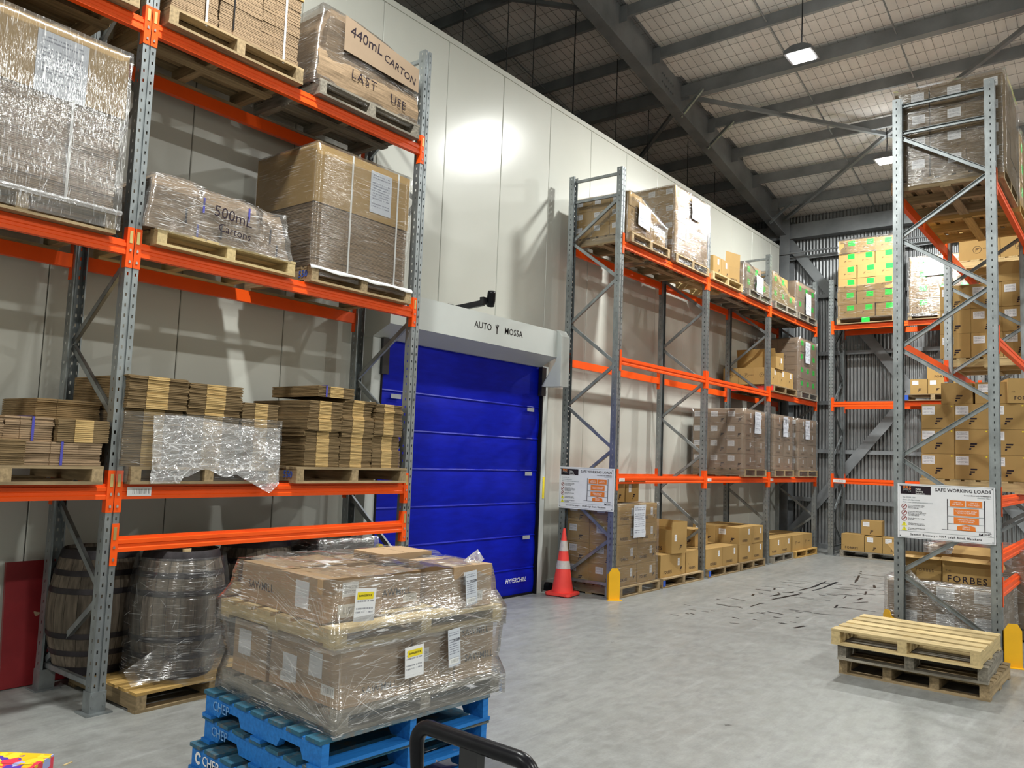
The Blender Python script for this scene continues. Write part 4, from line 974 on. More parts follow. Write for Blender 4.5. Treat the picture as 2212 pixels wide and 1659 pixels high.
def barrel_film(label, x, y, z0, z1, r, mt):
    bb = MB(); n = 40; nz_ = 18
    for j in range(nz_+1):
        v = j/nz_; z = z0+(z1-z0)*v
        for i in range(n):
            a = 2*math.pi*i/n; rr = r*(.80+.22*math.sin(math.pi*(.15+.75*v)))+.03*max(0, .25-v)/.25*(1+math.cos(2*a-.6))*1.4; rr += .006*mnoise.noise(Vector((math.cos(a)*3, math.sin(a)*3, z*16)))
            bb.v.append((rr*math.cos(a), rr*math.sin(a), z-z0))
    for j in range(nz_):
        for i in range(n): bb.f.append((j*n+i, j*n+(i+1) % n, (j+1)*n+(i+1) % n, (j+1)*n+i)); bb.m.append(0)
    o = obj('stretch_film', bb.mesh('film', mt, True), None, (x, y, z0)); tag(o, label, 'plastic film', 'stretch film on the loads')
    pb = MB(); rs_ = random.Random(5)
    for _ in range(120):
        a0 = rs_.uniform(-1.9, .9); v0_ = rs_.uniform(.05, .97); L = rs_.uniform(.05, .45); sl_ = rs_.gauss(.02, .06); pts = []
        for k in range(6):
            a = a0+L*k/5; v = v0_+sl_*k/5; rr = r*(.80+.22*math.sin(math.pi*(.15+.75*v)))+.012; pts.append(Vector((rr*math.cos(a), rr*math.sin(a), (z1-z0)*max(0, min(1, v)))))
        ribbon(pb, pts, Vector((math.cos(a0+L/2), math.sin(a0+L/2), 0)), rs_.uniform(.2, 1)*.004, rs_)
    stuff(obj('film_pleat_glints', pb.mesh('pleat_glints', 'pleat'), o)); return o
barrel_film('clear film wound round the oak barrel on the floor pallet', 1.42, 3.50, .13, 1.03, .375, 'film')
b = MB(); n = 26
for i in range(n+1):
    s = i/n; y = 3.02+1.1*s
    for j in range(5): b.v.append((1.70+.09*math.sin(math.pi*s)-.03*j*(1-s), y, .17+.03*math.sin(math.pi*s)+j*(.02+.055*math.sin(math.pi*min(1, s*1.1)))))
for i in range(n):
    for j in range(4): a = i*5+j; b.f.append((a, a+5, a+6, a+1)); b.m.append(0)
o = obj('stretch_film', b.mesh('skirt', 'film', True)); tag(o, 'loose skirt of film round the foot of the wrapped barrel', 'plastic film', 'stretch film on the loads')
# red board leaning on the wall
b = MB(); b.box(0, .03, 2.60, 3.50, 0, .93); o = obj('red_board', b.mesh('board', 'red_board'), None, (.565, 0, .004), (0, R(-4.5), 0)); tag(o, 'scuffed red board leaning on the wall at the left edge', 'board')
# dark wrapped pile and scrubber behind the carton load
dk = lump('dark wrapped pile behind the front carton load', .85, 1.55, 4.72, 5.35, .145, 1.05, lambda x, y, z: (x, y, z+.03*math.sin(y*14)*(z > .8)), 'dark_wrap', 'wrapped_pile', .06, .03)
film('crumpled clear film over the dark pile behind the front load', .84, 1.57, 4.70, 5.37, .55, 1.08, 'film_heavy', .045, .045, .015, True, None, pl=(300, 'd', .2, .008))
sb = tag(empty('floor_scrubber', (1.30, 5.53, 0)), 'black floor machine with a yellow knob beside the door frame', 'machine')
b = MB(); b.box(-.25, .22, -.13, .12, .02, .55); obj('body', b.mesh('body', 'black'), sb)
b = MB(); barbox(b, (-.1, .0, .5), (-.35, .05, 1.12), .05, .09); obj('handle', b.mesh('handle', 'black'), sb)
b = MB(); barbox(b, (.15, -.08, .55), (-.15, -.1, 1.15), .05, .07); obj('handle', b.mesh('handle', 'black'), sb)
b = MB(); b.lathe([(.01, 0), (.045, .01), (.045, .05), (.01, .06)], 12); obj('knob', b.mesh('knob', 'yellow_tape'), sb, (.08, .05, .93), (0, R(90), 0))
b = MB(); b.box(.17, .235, .02, .10, .86, .91); obj('red_cap', b.mesh('cap', 'cone_red'), sb)
b = MB(); b.box(.17, .20, .03, .08, .5, .87); obj('post', b.mesh('post', 'black'), sb)
# ================================================================ front load on blue pallets
PC = Vector((3.57, 3.37, 0)); PR = R(-4.2)
for k, (lab, dx, dy, rr) in enumerate((('lowest of three blue pallets, stencilled CHEP', -.05, -.035, .4), ('middle of the three stacked blue pallets', -.015, .01, -.3), ('topmost blue pallet directly under the wrapped cartons', 0, 0, 0))):
    t = pallet(lab, (PC.x+dx, PC.y+dy, k*.15+.0005), PR+R(90)+R(rr), 1.22, 1.165, 'blue_paint', .149, 7, 3, 3, 'blue_paint_worn' if k else 'blue_paint_worn', 'blue_pallet', 'stacked blue pallets', True)
    for tx, ly, sz, bd in (('CHEP', -.42, .075, .004),):
        # brand stencil on the outer bearer, facing -y side
        o = on_face('stencil', textmesh(tx, sz, 'white_print' if k == 0 else 'stencil_faded', bd, 1.0), t, 'x-', (-.61+.04-.024, .40 if k else .36, .075), out=.003)
    if k == 0:
        b = MB(); n = 14
        for j in range(n):
            a, c = math.pi*.15+2*math.pi*.82*j/n, math.pi*.15+2*math.pi*.82*(j+1)/n
            b.quad((.035*math.cos(a), .035*math.sin(a), 0), (.035*math.cos(c), .035*math.sin(c), 0), (.018*math.cos(c), .018*math.sin(c), 0), (.018*math.cos(a), .018*math.sin(a), 0))
        on_face('emblem', b.mesh('emblem', 'white_print'), t, 'x-', (-.594, .50, .075), out=.003)
def loc(u, v, z):    # u along the left-front side (x-ish), v along the right side (y-ish), from the front-left corner of the load
    ca, sa = math.cos(PR), math.sin(PR); o = Vector((2.97, 2.90)); return (o.x+u*ca-v*sa, o.y+u*sa+v*ca, z)
U, V = 1.14, 1.20
def fpallet(lab, z, u0, u1, v0, v1, H, mt):
    c = loc((u0+u1)/2, (v0+v1)/2, z); return pallet(lab, c, PR+R(90), v1-v0, u1-u0, mt, H, 6, 3, 3)
fpallet('low timber pallet inside the film on the blue pallets', .4515, .0, U, .0, V, .105, 'wood_grey')
def fcart(lab, u0, u1, v0, v1, z, h_, dec, dr_=0.0, **k):
    x, y, _ = loc((u0+u1)/2, (v0+v1)/2, z); return carton(lab, x, y, z, u1-u0-.006, v1-v0-.006, h_, dec, PR+dr_, 'kraft_pink', 'cartons in the front wrapped load', **k)
zl_ = .558; hl = .30
LB = [('y-', 'SAWMILL', -.1, .15, 1.0)]
fcart('lower tier carton at the left corner of the front load', .05, .42, .03, .55, zl_, hl, [('y-', 'grey', -.15, .1, .9)])
fcart('lower tier carton second from left in the front load', .42, .76, .05, .55, zl_, hl, [('y-', 'grey', .1, -.1, .9), ('y-', 'barcode', .0, -.3, .8)])
fcart('lower tier carton at the near corner of the front load', .76, 1.10, .04, .52, zl_, hl, [('x+', 'SAWMILL', .05, -.28, .8), ('y-', 'barcode', .2, -.25, .9), ('y-', 'grey', -.15, .12, .8)])
fcart('lower tier carton middle of the right side of the front load', .70, 1.09, .53, .86, zl_, hl, [('x+', 'label', -.28, .12, .9)])
fcart('lower tier carton at the far right of the front load', .70, 1.09, .87, 1.19, zl_, hl, [('x+', 'SAWMILL', .0, .38, .75), ('x+', 'SAWMILL', .12, -.12, .8)])
fpallet('timber pallet between the two tiers of the front load', .866, -.03, U-.02, -.02, V+.02, .10, 'wood_new')
zu = .968; hu = .225
fcart('upper tier carton marked SAWMILL at the left of the front load', .06, .50, .05, .60, zu, hu, [('y-', 'SAWMILL', .0, -.05, .9)])
fcart('upper tier carton at the near corner of the front load', .52, .95, .02, .42, zu, hu, [('x+', 'barcode', -.05, -.28, 1.15), ('x+', 'label', -.05, .22, .9), ('y-', 'grey', .05, .05, .9)], -.04)
fcart('upper tier carton set back on the right side of the front load', .48, .84, .46, .80, zu, hu*.9, [('x+', 'SAWMILL', -.1, -.05, .8), ('x+', 'barcode', .25, -.25, .8)])
fcart('upper tier carton at the far right of the front load', .66, 1.08, .84, 1.17, zu, hu+.02, [('x+', 'label', -.1, .2, .9), ('x+', 'barcode', .05, -.25, 1.0)])
fcart('upper tier carton at the far left of the front load', .08, .48, .66, 1.14, zu, hu-.01, [('z+', 'SAWMILL', 0, 0)])
fcart('small carton lying on the upper tier of the front load', .28, .60, .70, 1.10, zu+hu, .05, [('y-', 'SAWMILL', 0, 0, .5)])
# documents on the outside of the film
def doc(lab, u, v, z, w_, h_, face, spin, hazard=True):
    e = empty('document_pouch', loc(u, v, z), (0, 0, PR)); tag(e, lab, 'label', 'documents on the front load')
    on_face('sheet', plate(w_, h_, 'label_print' if hazard else 'sheet_print'), e, face, (0, 0, 0), spin=spin)
    if hazard:
        on_face('warning_band', plate(w_*.78, h_*.22, 'yellow_tape'), e, face, (0, 0, 0), 0, h_*.28, .003, spin)
        on_face('band_text', textmesh('DANGEROUS', w_*.105, 'ink', .01), e, face, (0, 0, 0), 0, h_*.28, .0045, spin)
    else:
        on_face('bar_code', plate(w_*.8, h_*.16, 'barcode'), e, face, (0, 0, 0), 0, -h_*.36, .003, spin)
        on_face('code_text', textmesh('TRG08', w_*.22, 'ink', .006), e, face, (0, 0, 0), w_*.12, h_*.2, .003, spin)
doc('document pouch with yellow band on the upper tier carton corner', 1.105, .17, 1.075, .135, .17, 'x+', R(-3))
doc('document pouch with yellow band on the lower tier', 1.155, .49, .745, .135, .165, 'x+', R(3))
doc('tall delivery label on the far right of the upper tier', 1.115, .95, 1.09, .095, .20, 'x+', R(5), False)
doc('tall delivery label on the far right of the lower tier', 1.155, .79, .775, .095, .21, 'x+', R(5), False)
def ffilm(lab, us, zs, mt, amp, top=True):
    # us: list of (u0,u1,v0,v1) per z level
    bb = MB(); n = 22; rings = []; sub = []
    for k in range(len(zs)-1):
        m_ = max(2, int((zs[k+1]-zs[k])/.03))
        for j in range(m_): t = j/m_; sub.append((zs[k]+(zs[k+1]-zs[k])*t, [us[k][q]+(us[k+1][q]-us[k][q])*t for q in range(4)]))
    sub.append((zs[-1], us[-1]))
    for z, (u0, u1, v0, v1) in sub:
        P = [(u0+(u1-u0)*i/n, v0) for i in range(n)]+[(u1, v0+(v1-v0)*i/n) for i in range(n)]+[(u1-(u1-u0)*i/n, v1) for i in range(n)]+[(u0, v1-(v1-v0)*i/n) for i in range(n)]
        i0 = len(bb.v); rings.append(i0)
        for (u, v) in P:
            w_ = mnoise.noise_vector(Vector((u*4, v*4, z*13)))*amp; x, y, zz = loc(u+w_.x, v+w_.y, z+w_.z*.5); bb.v.append((x-PC.x, y-PC.y, zz))
    N = 4*n
    for k in range(len(rings)-1):
        for j in range(N): bb.f.append((rings[k]+j, rings[k]+(j+1) % N, rings[k+1]+(j+1) % N, rings[k+1]+j)); bb.m.append(0)
    if top:
        u0, u1, v0, v1 = sub[-1][1]; z = zs[-1]; g = []
        for j in range(n+1):
            for i in range(n+1):
                u = u0+(u1-u0)*i/n; v = v0+(v1-v0)*j/n; w_ = mnoise.noise(Vector((u*5, v*5, 2)))*.03+mnoise.noise(Vector((u*14, v*14, 5)))*.012
                x, y, zz = loc(u, v, z+w_+.015); g.append(len(bb.v)); bb.v.append((x-PC.x, y-PC.y, zz))
        for j in range(n):
            for i in range(n): bb.f.append((g[j*(n+1)+i], g[j*(n+1)+i+1], g[(j+1)*(n+1)+i+1], g[(j+1)*(n+1)+i])); bb.m.append(0)
    o = obj('stretch_film', bb.mesh('film', mt, True), None, (PC.x, PC.y, 0)); tag(o, lab, 'plastic film', 'stretch film on the loads')
    pb = MB(); rs_ = random.Random(len(zs)+int(zs[0]*100)); ca, sa = math.cos(PR), math.sin(PR)
    def at_z(z):
        z = max(zs[0], min(zs[-1], z))
        for k in range(len(zs)-1):
            if z <= zs[k+1]: t = (z-zs[k])/(zs[k+1]-zs[k]); return [us[k][q]+(us[k+1][q]-us[k][q])*t for q in range(4)]
        return us[-1]
    def surf(fc, a, z):
        u0, u1, v0, v1 = at_z(z); e = .012
        u, v = (u1+e, v0+a*(v1-v0)) if fc == 'x+' else (u0+a*(u1-u0), v0-e)
        x, y, zz = loc(u, v, z); return Vector((x-PC.x, y-PC.y, zz))
    H_ = zs[-1]-zs[0]
    for fc, nn, cnt in (('x+', Vector((ca, sa, 0)), 200), ('y-', Vector((sa, -ca, 0)), 70)):
        for _ in range(cnt):
            a = rs_.uniform(0, 1); z = rs_.uniform(zs[0], zs[-1]); L = rs_.uniform(.1, 1)**1.5*.38; ang = rs_.choice((rs_.gauss(.16, .06), rs_.gauss(.22, .06), rs_.gauss(.55, .10), rs_.gauss(-.35, .12))) if fc == 'x+' else rs_.choice((rs_.gauss(-.05, .06), rs_.gauss(-.05, .06), rs_.gauss(-.9, .15)))
            pts = []
            for k in range(5):
                aa = a+math.cos(ang)*L*k/4/1.2; zz = z+math.sin(ang)*L*k/4
                if 0 <= aa <= 1 and zs[0] <= zz <= zs[-1]: pts.append(surf(fc, aa, zz))
            if len(pts) > 1: ribbon(pb, pts, nn, rs_.uniform(.2, 1)**1.5*.0055, rs_)
    # tension folds, whitened as painted glints, running into the near corner
    for fc, nn in (('x+', Vector((ca, sa, 0))), ('y-', Vector((sa, -ca, 0)))):
        for k in range(18):
            s0 = rs_.uniform(.02, .9); z1_ = rs_.uniform(zs[0]+.5*H_, zs[-1]); pts = []
            for j in range(6):
                t = j/5; a = s0*t if fc == 'x+' else 1-s0*t; pts.append(surf(fc, max(0, min(1, a)), zs[0]+.12*H_+(z1_-zs[0]-.12*H_)*t))
            ribbon(pb, pts, nn, rs_.uniform(.0012, .0035), rs_)
    if top:
        u0, u1, v0, v1 = us[-1]
        for k in range(130):
            u, v = rs_.uniform(u0, u1), rs_.uniform(v0, v1); L = rs_.uniform(.05, .45); ang = rs_.gauss(1.2, .5); pts = []
            for j in range(5):
                uu, vv = u+math.cos(ang)*L*j/4, v+math.sin(ang)*L*j/4
                if u0 <= uu <= u1 and v0 <= vv <= v1:
                    w_ = mnoise.noise(Vector((uu*5, vv*5, 2)))*.03+mnoise.noise(Vector((uu*14, vv*14, 5)))*.012; x, y, zz = loc(uu, vv, zs[-1]+w_+.022); pts.append(Vector((x-PC.x, y-PC.y, zz)))
            if len(pts) > 1: ribbon(pb, pts, Vector((0, 0, 1)), rs_.uniform(.2, 1)*.007, rs_)
    stuff(obj('film_pleat_glints', pb.mesh('pleat_glints', 'pleat'), o)); return o
ffilm('glossy film round the lower tier of the front load', [(-.02, 1.165, -.03, 1.235), (-.02, 1.165, -.03, 1.235), (.02, 1.12, .0, 1.215), (-.03, 1.13, -.03, 1.23)], [.44, .56, .66, .88], 'film_heavy', .012, False)
ffilm('glossy film over the upper tier of the front load', [(-.05, 1.14, -.045, 1.24), (-.05, 1.14, -.045, 1.24), (.02, 1.09, .0, 1.20), (.05, 1.07, .02, 1.18)], [.855, .965, 1.06, 1.205], 'film_heavy', .014, True)
b = MB(); pk = [(0, 0, 0), (.06, .10, .0), (.12, .02, .0), (.08, .06, .09), (.02, .04, .04), (.11, .09, .03)]
for q in ((0, 4, 1), (1, 4, 3), (0, 2, 4), (2, 3, 4), (2, 5, 3), (1, 3, 5)): b.poly([pk[i] for i in q])
o = obj('film_tuft', b.mesh('tuft', 'film_sheet'), None, loc(.92, 1.05, 1.205)); tag(o, 'small twisted tuft of film on top of the front load', 'plastic film')
# ================================================================ loads on the rack beyond the door
Q1, Q2, Q3 = 1.655, 3.312, 4.975
AF = [('x+', 'Fs', .1, -.15, 1.3)]                                   # aisle-face print
# ---- top level
rackpal('timber pallet on the first top bay beyond the door', 9.88, 11.07, Q3, 'wood')
stack('brown carton', 'nearest top-shelf pallet past door', .68, 1.60, 9.88, 11.02, Q3+.143, 3, 3, 3, .20, [('x+', 'ring', -.2, .1, .8), ('x+', 'forbes', .18, .1, .5)], [('y-', 'label', -.2, .15, .9)], 'kraft', None, .006,
      lambda i, j, k: k == 2 and j > 0 or (k == 1 and j == 2))
f1 = film('glossy film slumping over the nearest top-shelf load past the door', .68, 1.61, 9.87, 11.03, Q3+.03, 5.72, 'film', .06, .012, .012, True, lambda x, y, z: (x, y, z-(.25*max(0, min(1, (y-10.25)/.75)))*max(0, (z-5.25)/.45)), pl=(130, 'd', .25, .010))
sheet(f1, 'x+', (.475, -.18, .42), .36, .34, 'sheet_print', 'paper_sheet', 0, 0, .01, R(-4), .03)
rackpal('timber pallet under the tall sparkling wrapped load', 11.27, 12.50, Q3, 'wood')
stack('tall stack carton', 'under heavy film on top shelf', .68, 1.62, 11.28, 12.49, Q3+.143, 3, 3, 4, .272, [('x+', 'Fs', .1, -.2, 1.2)], [('y-', 'label', .18, .2, 1)], 'kraft')
f2 = film('sparkling film round the tall top-shelf load', .68, 1.63, 11.27, 12.50, Q3+.02, 6.215, 'film_heavy', .07, .014, .012, True, pl=(420, 'd', .16, .014))
sheet(f2, 'x+', (.49, .05, .98), .30, .36, 'sheet_print', 'paper_sheet', 0, 0, .01, 0, .025)
rackpal('timber pallet with two small cartons and an open one', 12.64, 13.93, Q3, 'wood_new')
for i in range(2):
    carton(f'small {"first" if i == 0 else "second"} carton with white label on the middle top bay', 1.42, 12.90+.34*i, Q3+.143, .40, .325, .295, [('x+', 'labelv', .1, .22, 1), ('x+', 'F', .22, -.3, .7)]+([('y-', 'S', .2, -.3)] if i == 0 else []), 0, 'kraft', 'small cartons on the middle top bay')
carton('open carton lettered FORBES standing askew on the middle top bay', 1.40, 13.72, Q3+.143, .34, .42, .29, [('x+', 'FORBES', 0, -.32, .9), ('x+', 'the', -.3, -.1)], R(-14), 'kraft', None, True, [('x+', R(88), .25), ('x-', R(60), .2)])
rackpal('grey timber pallet under the draped load of the middle top bay', 14.22, 15.37, Q3, 'wood_grey')
stack('green-stickered carton', 'middle top bay draped load', .68, 1.60, 14.20, 15.35, Q3+.143, 2, 3, 2, .24, [('x+', 'green', -.1, .1)], (), 'kraft_grey', None, .004, lambda i, j, k: k == 1 and j == 2)
f3 = film('clear film draped over the middle top bay load', .68, 1.61, 14.10, 15.36, Q3+.02, 5.60, 'film_heavy', .06, .012, .012, True, lambda x, y, z: (x, y, z-.22*max(0, min(1, (y-14.3)/.9))*max(0, (z-5.2)/.4)), pl=(70, 'd', .4, .012))
sheet(f3, 'x+', (.475, .05, .26), .34, .36, 'sheet_print', 'paper_sheet', 0, 0, .01, R(-2), .03)
rackpal('grey timber pallet first in the last top bay', 15.57, 16.87, Q3, 'wood_grey')
stack('green-stickered carton', 'first load of last top bay', .68, 1.60, 15.56, 16.86, Q3+.143, 2, 3, 2, .285, [('x+', 'green', -.1, .15)], (), 'kraft', None, .004, lambda i, j, k: k == 1 and j == 2 and i == 1)
film('film pulled down slanting over the first load of the last top bay', .68, 1.61, 15.55, 16.87, Q3+.02, 5.73, 'film_heavy', .07, .01, .012, True, lambda x, y, z: (x, y, z-.38*max(0, min(1, (y-15.8)/.9))*max(0, (z-5.2)/.5)*(x > 1.2)), pl=(70, 'd', .4, .012))
rackpal('grey timber pallet last on the top level by the corner', 16.95, 18.15, Q3, 'wood_grey')
stack('green-stickered carton', 'last load before the corner', .68, 1.61, 16.94, 18.14, Q3+.143, 2, 3, 2, .335, [('x+', 'green', .1, .12)], (), 'kraft_grey')
f4 = film('film round the last top-level load before the corner', .68, 1.62, 16.93, 18.15, Q3+.02, 5.80, 'film', .08, .008, .012)
sheet(f4, 'x+', (.48, .05, .38), .34, .46, 'sheet_print', 'paper_sheet', 0, 0, .01, 0, .02)
# ---- middle level, last bay
P = rackpal('timber pallet with a red end block on the middle level', 15.52, 16.87, Q2, 'wood')
on_face('red_paint', plate(.98, .09, 'cone_red', .002), P, 'x-', (-.675+.002, 0, .07), out=.003)
stack('long carton', 'on pallet with red block', .64, 1.60, 15.46, 16.82, Q2+.143, 3, 3, 1, .335, [('x+', 'labelv', .15, .28, 1), ('x+', 'Fs', -.05, -.1, 1)], [('y-', 'ring', .0, .05, 1), ('y-', 'forbes', .3, .05, .6)], 'kraft')
carton('open carton on top of the row above the red block', 1.22, 15.95, Q2+.48, .80, .42, .24, [('x+', 'labelv', .2, .25, 1), ('x+', 'Fs', .0, -.1, 1)], 0, 'kraft', None, True, [('y-', R(70), .16), ('y+', R(80), .12)])
rackpal('grey timber pallet under the tall carton at the middle level end', 17.10, 18.24, Q2, 'wood_grey')
stack('green-stickered carton', 'tall middle-level stack in corner', .66, 1.62, 17.12, 18.24, Q2+.143, 2, 3, 4, .285, [('x+', 'green', -.05, .15)], [('y-', 'ring', -.2, .1, 1), ('y-', 'forbes', .12, .1, .8)], 'kraft_grey')
f5 = film('film round the tall middle-level stack in the corner', .66, 1.63, 17.11, 18.25, Q2+.02, 4.61, 'film', .08, .007, .012)
sheet(f5, 'x+', (.49, -.12, .98), .32, .46, 'sheet_print', 'paper_sheet', 0, 0, .012, 0, .02)
# ---- level 1
LBL = [('y-', 'label', -.22, .18, 1.15), ('y-', 'F', .25, -.25, .9)]
FRN = [('x+', 'forbes', -.05, -.25, 1), ('x+', 'labelv', .12, .12, .9)]
rackpal('timber pallet of the four-row load on the lowest beams', 14.10, 15.18, Q1, 'wood')
stack('wrapped carton', 'lowest beams, load with three-wide end', .64, 1.63, 14.12, 15.16, Q1+.143, 3, 2, 4, .27, FRN, LBL, 'kraft_grey')
f6 = film('film round the four-row load on the lowest beams', .64, 1.64, 14.11, 15.17, Q1+.02, 2.89, 'film', .07, .008, .012, pl=(60, 'h', .4, .008))
sheet(f6, 'x+', (.50, .08, .98), .30, .40, 'sheet_print', 'paper_sheet', 0, 0, .012, 0, .02)
rackpal('timber pallet first in the last bay on the lowest beams', 15.60, 16.72, Q1, 'wood')
stack('wrapped carton', 'lowest beams, first load, last bay', .66, 1.63, 15.62, 16.70, Q1+.143, 2, 2, 4, .27, [('x+', 'forbes', 0, -.25, 1), ('x+', 'labelv', .1, .15, .9)], (), 'kraft_grey')
f7 = film('film round the first load of the last bay on the lowest beams', .66, 1.64, 15.61, 16.71, Q1+.02, 2.88, 'film', .07, .008, .012, pl=(60, 'h', .4, .008))
sheet(f7, 'x+', (.49, .05, .98), .28, .40, 'sheet_print', 'paper_sheet', 0, 0, .012, 0, .02)
rackpal('timber pallet last on the lowest beams by the corner', 16.98, 18.22, Q1, 'wood')
stack('wrapped carton', 'lowest beams, last load by corner', .66, 1.63, 17.0, 18.2, Q1+.143, 2, 2, 4, .27, [('x+', 'forbes', 0, -.25, 1), ('x+', 'labelv', .1, .15, .9)], [('y-', 'label', .28, .2, 1.1)], 'kraft_grey')
f8 = film('film round the last load by the corner on the lowest beams', .70, 1.64, 16.99, 18.21, Q1+.02, 2.88, 'film', .07, .008, .012, True, None, pl=(60, 'h', .4, .008))
sheet(f8, 'x+', (.47, -.05, .98), .28, .40, 'sheet_print', 'paper_sheet', 0, 0, .012, 0, .02)
# ---- on the floor
rackpal('timber pallet on the floor beside the traffic cone', 9.80, 10.97, 0, 'wood')
stack('wrapped FORBES carton', 'floor stack beside cone', .70, 1.60, 9.80, 10.94, .143, 2, 2, 4, .28, [('x+', 'FORBES', -.16, -.22, .8), ('x+', 'labelv', .22, .1, 1.1), ('x+', 'F', .36, -.2, .7)], [('y-', 'label', -.1, .2, 1.1), ('y-', 'F', .18, -.28, 1)], 'kraft')
f9 = film('film round the floor stack of cartons beside the traffic cone', .70, 1.61, 9.79, 10.95, .03, 1.28, 'film', .07, .007, .012, pl=(60, 'h', .4, .006))
sheet(f9, 'x+', (.465, -.02, .99), .34, .46, 'sheet_print', 'paper_sheet', 0, 0, .014, 0, .02)
for i in range(2):
    carton(f'small carton with F mark on top of the wrapped floor stack, {"left" if i == 0 else "right"} one', 1.28, 9.99+.40*i, 1.285, .42, .36, .27, [('x+', 'F', .1, -.25, 1), ('x+', 'tape', -.05, .35)]+([('x+', 'labelv', -.2, .2, 1.15)] if i else []), R(1-2*i), 'kraft', 'small cartons over the wrapped floor stack', False, [('x+', R(12), .13)])
rackpal('timber pallet with blue-painted blocks, second on the floor', 11.06, 12.47, 0, 'wood')
FO = [('x+', 'FORBES', -.15, -.3, .95), ('x+', 'the', -.36, -.1)]
carton('low carton lettered FORBES under the open one', 1.40, 11.50, .143, .40, .82, .335, [('x+', 'FORBES', -.22, -.3, .95), ('x+', 'labelv', .22, .1, 1.1), ('x+', 'F', .32, -.25, .9)], 0, 'kraft')
carton('square carton lettered FORBES right of the low long one', 1.42, 12.16, .143, .36, .44, .335, [('x+', 'FORBES', 0, -.3, .8), ('x+', 'the', -.3, -.1)], 0, 'kraft')
carton('open tall carton lettered FORBES standing on a lower carton', 1.36, 11.62, .482, .60, .40, .36, [('y-', 'FORBES', -.05, -.32, 1.1), ('x+', 'labelv', -.25, .15, 1), ('x+', 'F', .1, -.25, 1)], R(-8), 'kraft', None, True, [('x+', R(88), .12), ('x-', R(75), .12), ('y+', R(80), .12)])
carton('carton tucked behind the open tall one', 1.02, 12.05, .143, .36, .60, .40, [('x+', 'labelv', .2, .1, 1)], 0, 'kraft')
rackpal('timber pallet with a blue corner block in the middle floor bay', 12.66, 13.96, 0, 'wood')
stack('FORBES carton', 'low row, middle floor bay', .80, 1.62, 12.64, 13.94, .143, 2, 2, 1, .32, [('x+', 'FORBES', -.05, -.3, .9), ('x+', 'labelv', .28, .2, 1)], (), 'kraft')
carton('labelled carton with F mark on the low row', 1.12, 13.10, .466, .40, .50, .28, [('y-', 'label', -.2, .2, 1.1), ('y-', 'F', .2, -.25, 1), ('x+', 'labelv', 0, .1, 1)], 0, 'kraft')
rackpal('timber pallet of the two-row FORBES load on the floor', 14.02, 15.17, 0, 'wood')
stack('FORBES carton', 'two-row floor load, middle bay', .72, 1.62, 14.02, 15.15, .143, 2, 2, 2, .305, [('x+', 'FORBES', -.05, -.3, .85), ('x+', 'labelv', .28, .2, 1)], [('y-', 'label', -.22, .2, 1.15), ('y-', 'F', .2, -.25, 1)], 'kraft')
rackpal('dark timber pallet first on the floor in the last bay', 15.60, 16.72, 0, 'wood_grey')
stack('FORBES carton', 'single row, last floor bay', .80, 1.60, 15.58, 16.72, .143, 2, 2, 1, .32, [('x+', 'FORBES', -.1, -.3, .85), ('x+', 'labelv', .3, .2, 1)], (), 'kraft')
rackpal('new orange pine pallet last on the floor by the corner', 16.85, 18.22, 0, 'wood_orange', nb=7)
stack('carton with two small logos', 'on orange pine pallet', .80, 1.60, 16.86, 18.08, .143, 1, 2, 1, .31, [('x+', 'Fs', -.2, 0, 1.2), ('x+', 'forbes', .1, 0, .7)], (), 'kraft')
for yy, zz in ((11.10, 0), (12.70, 0)):
    pp = [o for o in bpy.data.objects if o.name.startswith('timber_pallet') and o.location.z < .01 and abs(o.location.y-(11.765 if yy < 12 else 13.31)) < .02][0]
    on_face('blue_block', plate(.075, .085, 'blue_print', .003), pp, 'y-', ((-.705 if yy < 12 else -.65)+.04, -.5, .07), out=.002)
# ================================================================ loads on the back rack
def bpal(label, x0, x1, z, mt='wood', y0=18.16, **k): return pallet(label, ((x0+x1)/2, y0+.5, z+.001), 0, x1-x0, 1.0, mt, **k)
B1, B2, B3 = 1.6525, 3.3086, 4.995
GRN = [('y-', 'green', .2, .22, 1.05), ('y-', 'Fs', -.12, -.15, .9), ('y-', 'forbes', .12, -.15, .35)]
pp = bpal('timber pallet with a green sticker on the back rack top level', 2.07, 3.28, B3, 'wood')
on_face('green_sticker', plate(.16, .10, 'label_green'), pp, 'y-', (0, -.5, .07), out=.003)
stack('green-stickered carton', 'tall bulging stack on back rack', 2.10, 3.26, 18.18, 18.95, B3+.143, 3, 2, 6, .285, (), GRN, 'kraft', None, .022, None, 'y')
film('loose film round the lower half of the tall back rack stack', 2.09, 3.27, 18.17, 18.96, B3+.10, 5.85, 'film', .09, .01, .012, False, pl=(30, 'h', .4, .01))
film('film cap over the top of the tall back rack stack', 2.11, 3.27, 18.17, 18.96, 6.55, 6.88, 'film_heavy', .07, .02, .012, True, pl=(120, 'd', .2, .014))
bpal('timber pallet of the second wrapped load on the back rack top', 3.50, 4.70, B3, 'wood')
stack('green-stickered carton', 'second back rack top load', 3.53, 4.68, 18.18, 18.95, B3+.143, 3, 2, 4, .29, (), GRN, 'kraft', None, .008, None, 'y')
f10 = film('film round the second load on the back rack top', 3.52, 4.69, 18.17, 18.96, B3+.06, 6.32, 'film_heavy', .08, .014, .012, True, pl=(260, 'h', .22, .014))
sheet(f10, 'y-', (-.05, -.41, 1.02), .44, .38, 'sheet_print', 'paper_sheet', 0, 0, .012, 0, .02)
pp = bpal('timber pallet with blue end blocks on the back rack middle level', 3.36, 4.56, B2, 'wood')
for i, xx in enumerate((-.56, .56)): on_face('blue_block', plate(.14, .11, 'blue_print', .004), pp, 'y-', (xx*.93, -.5, .065), out=.002)
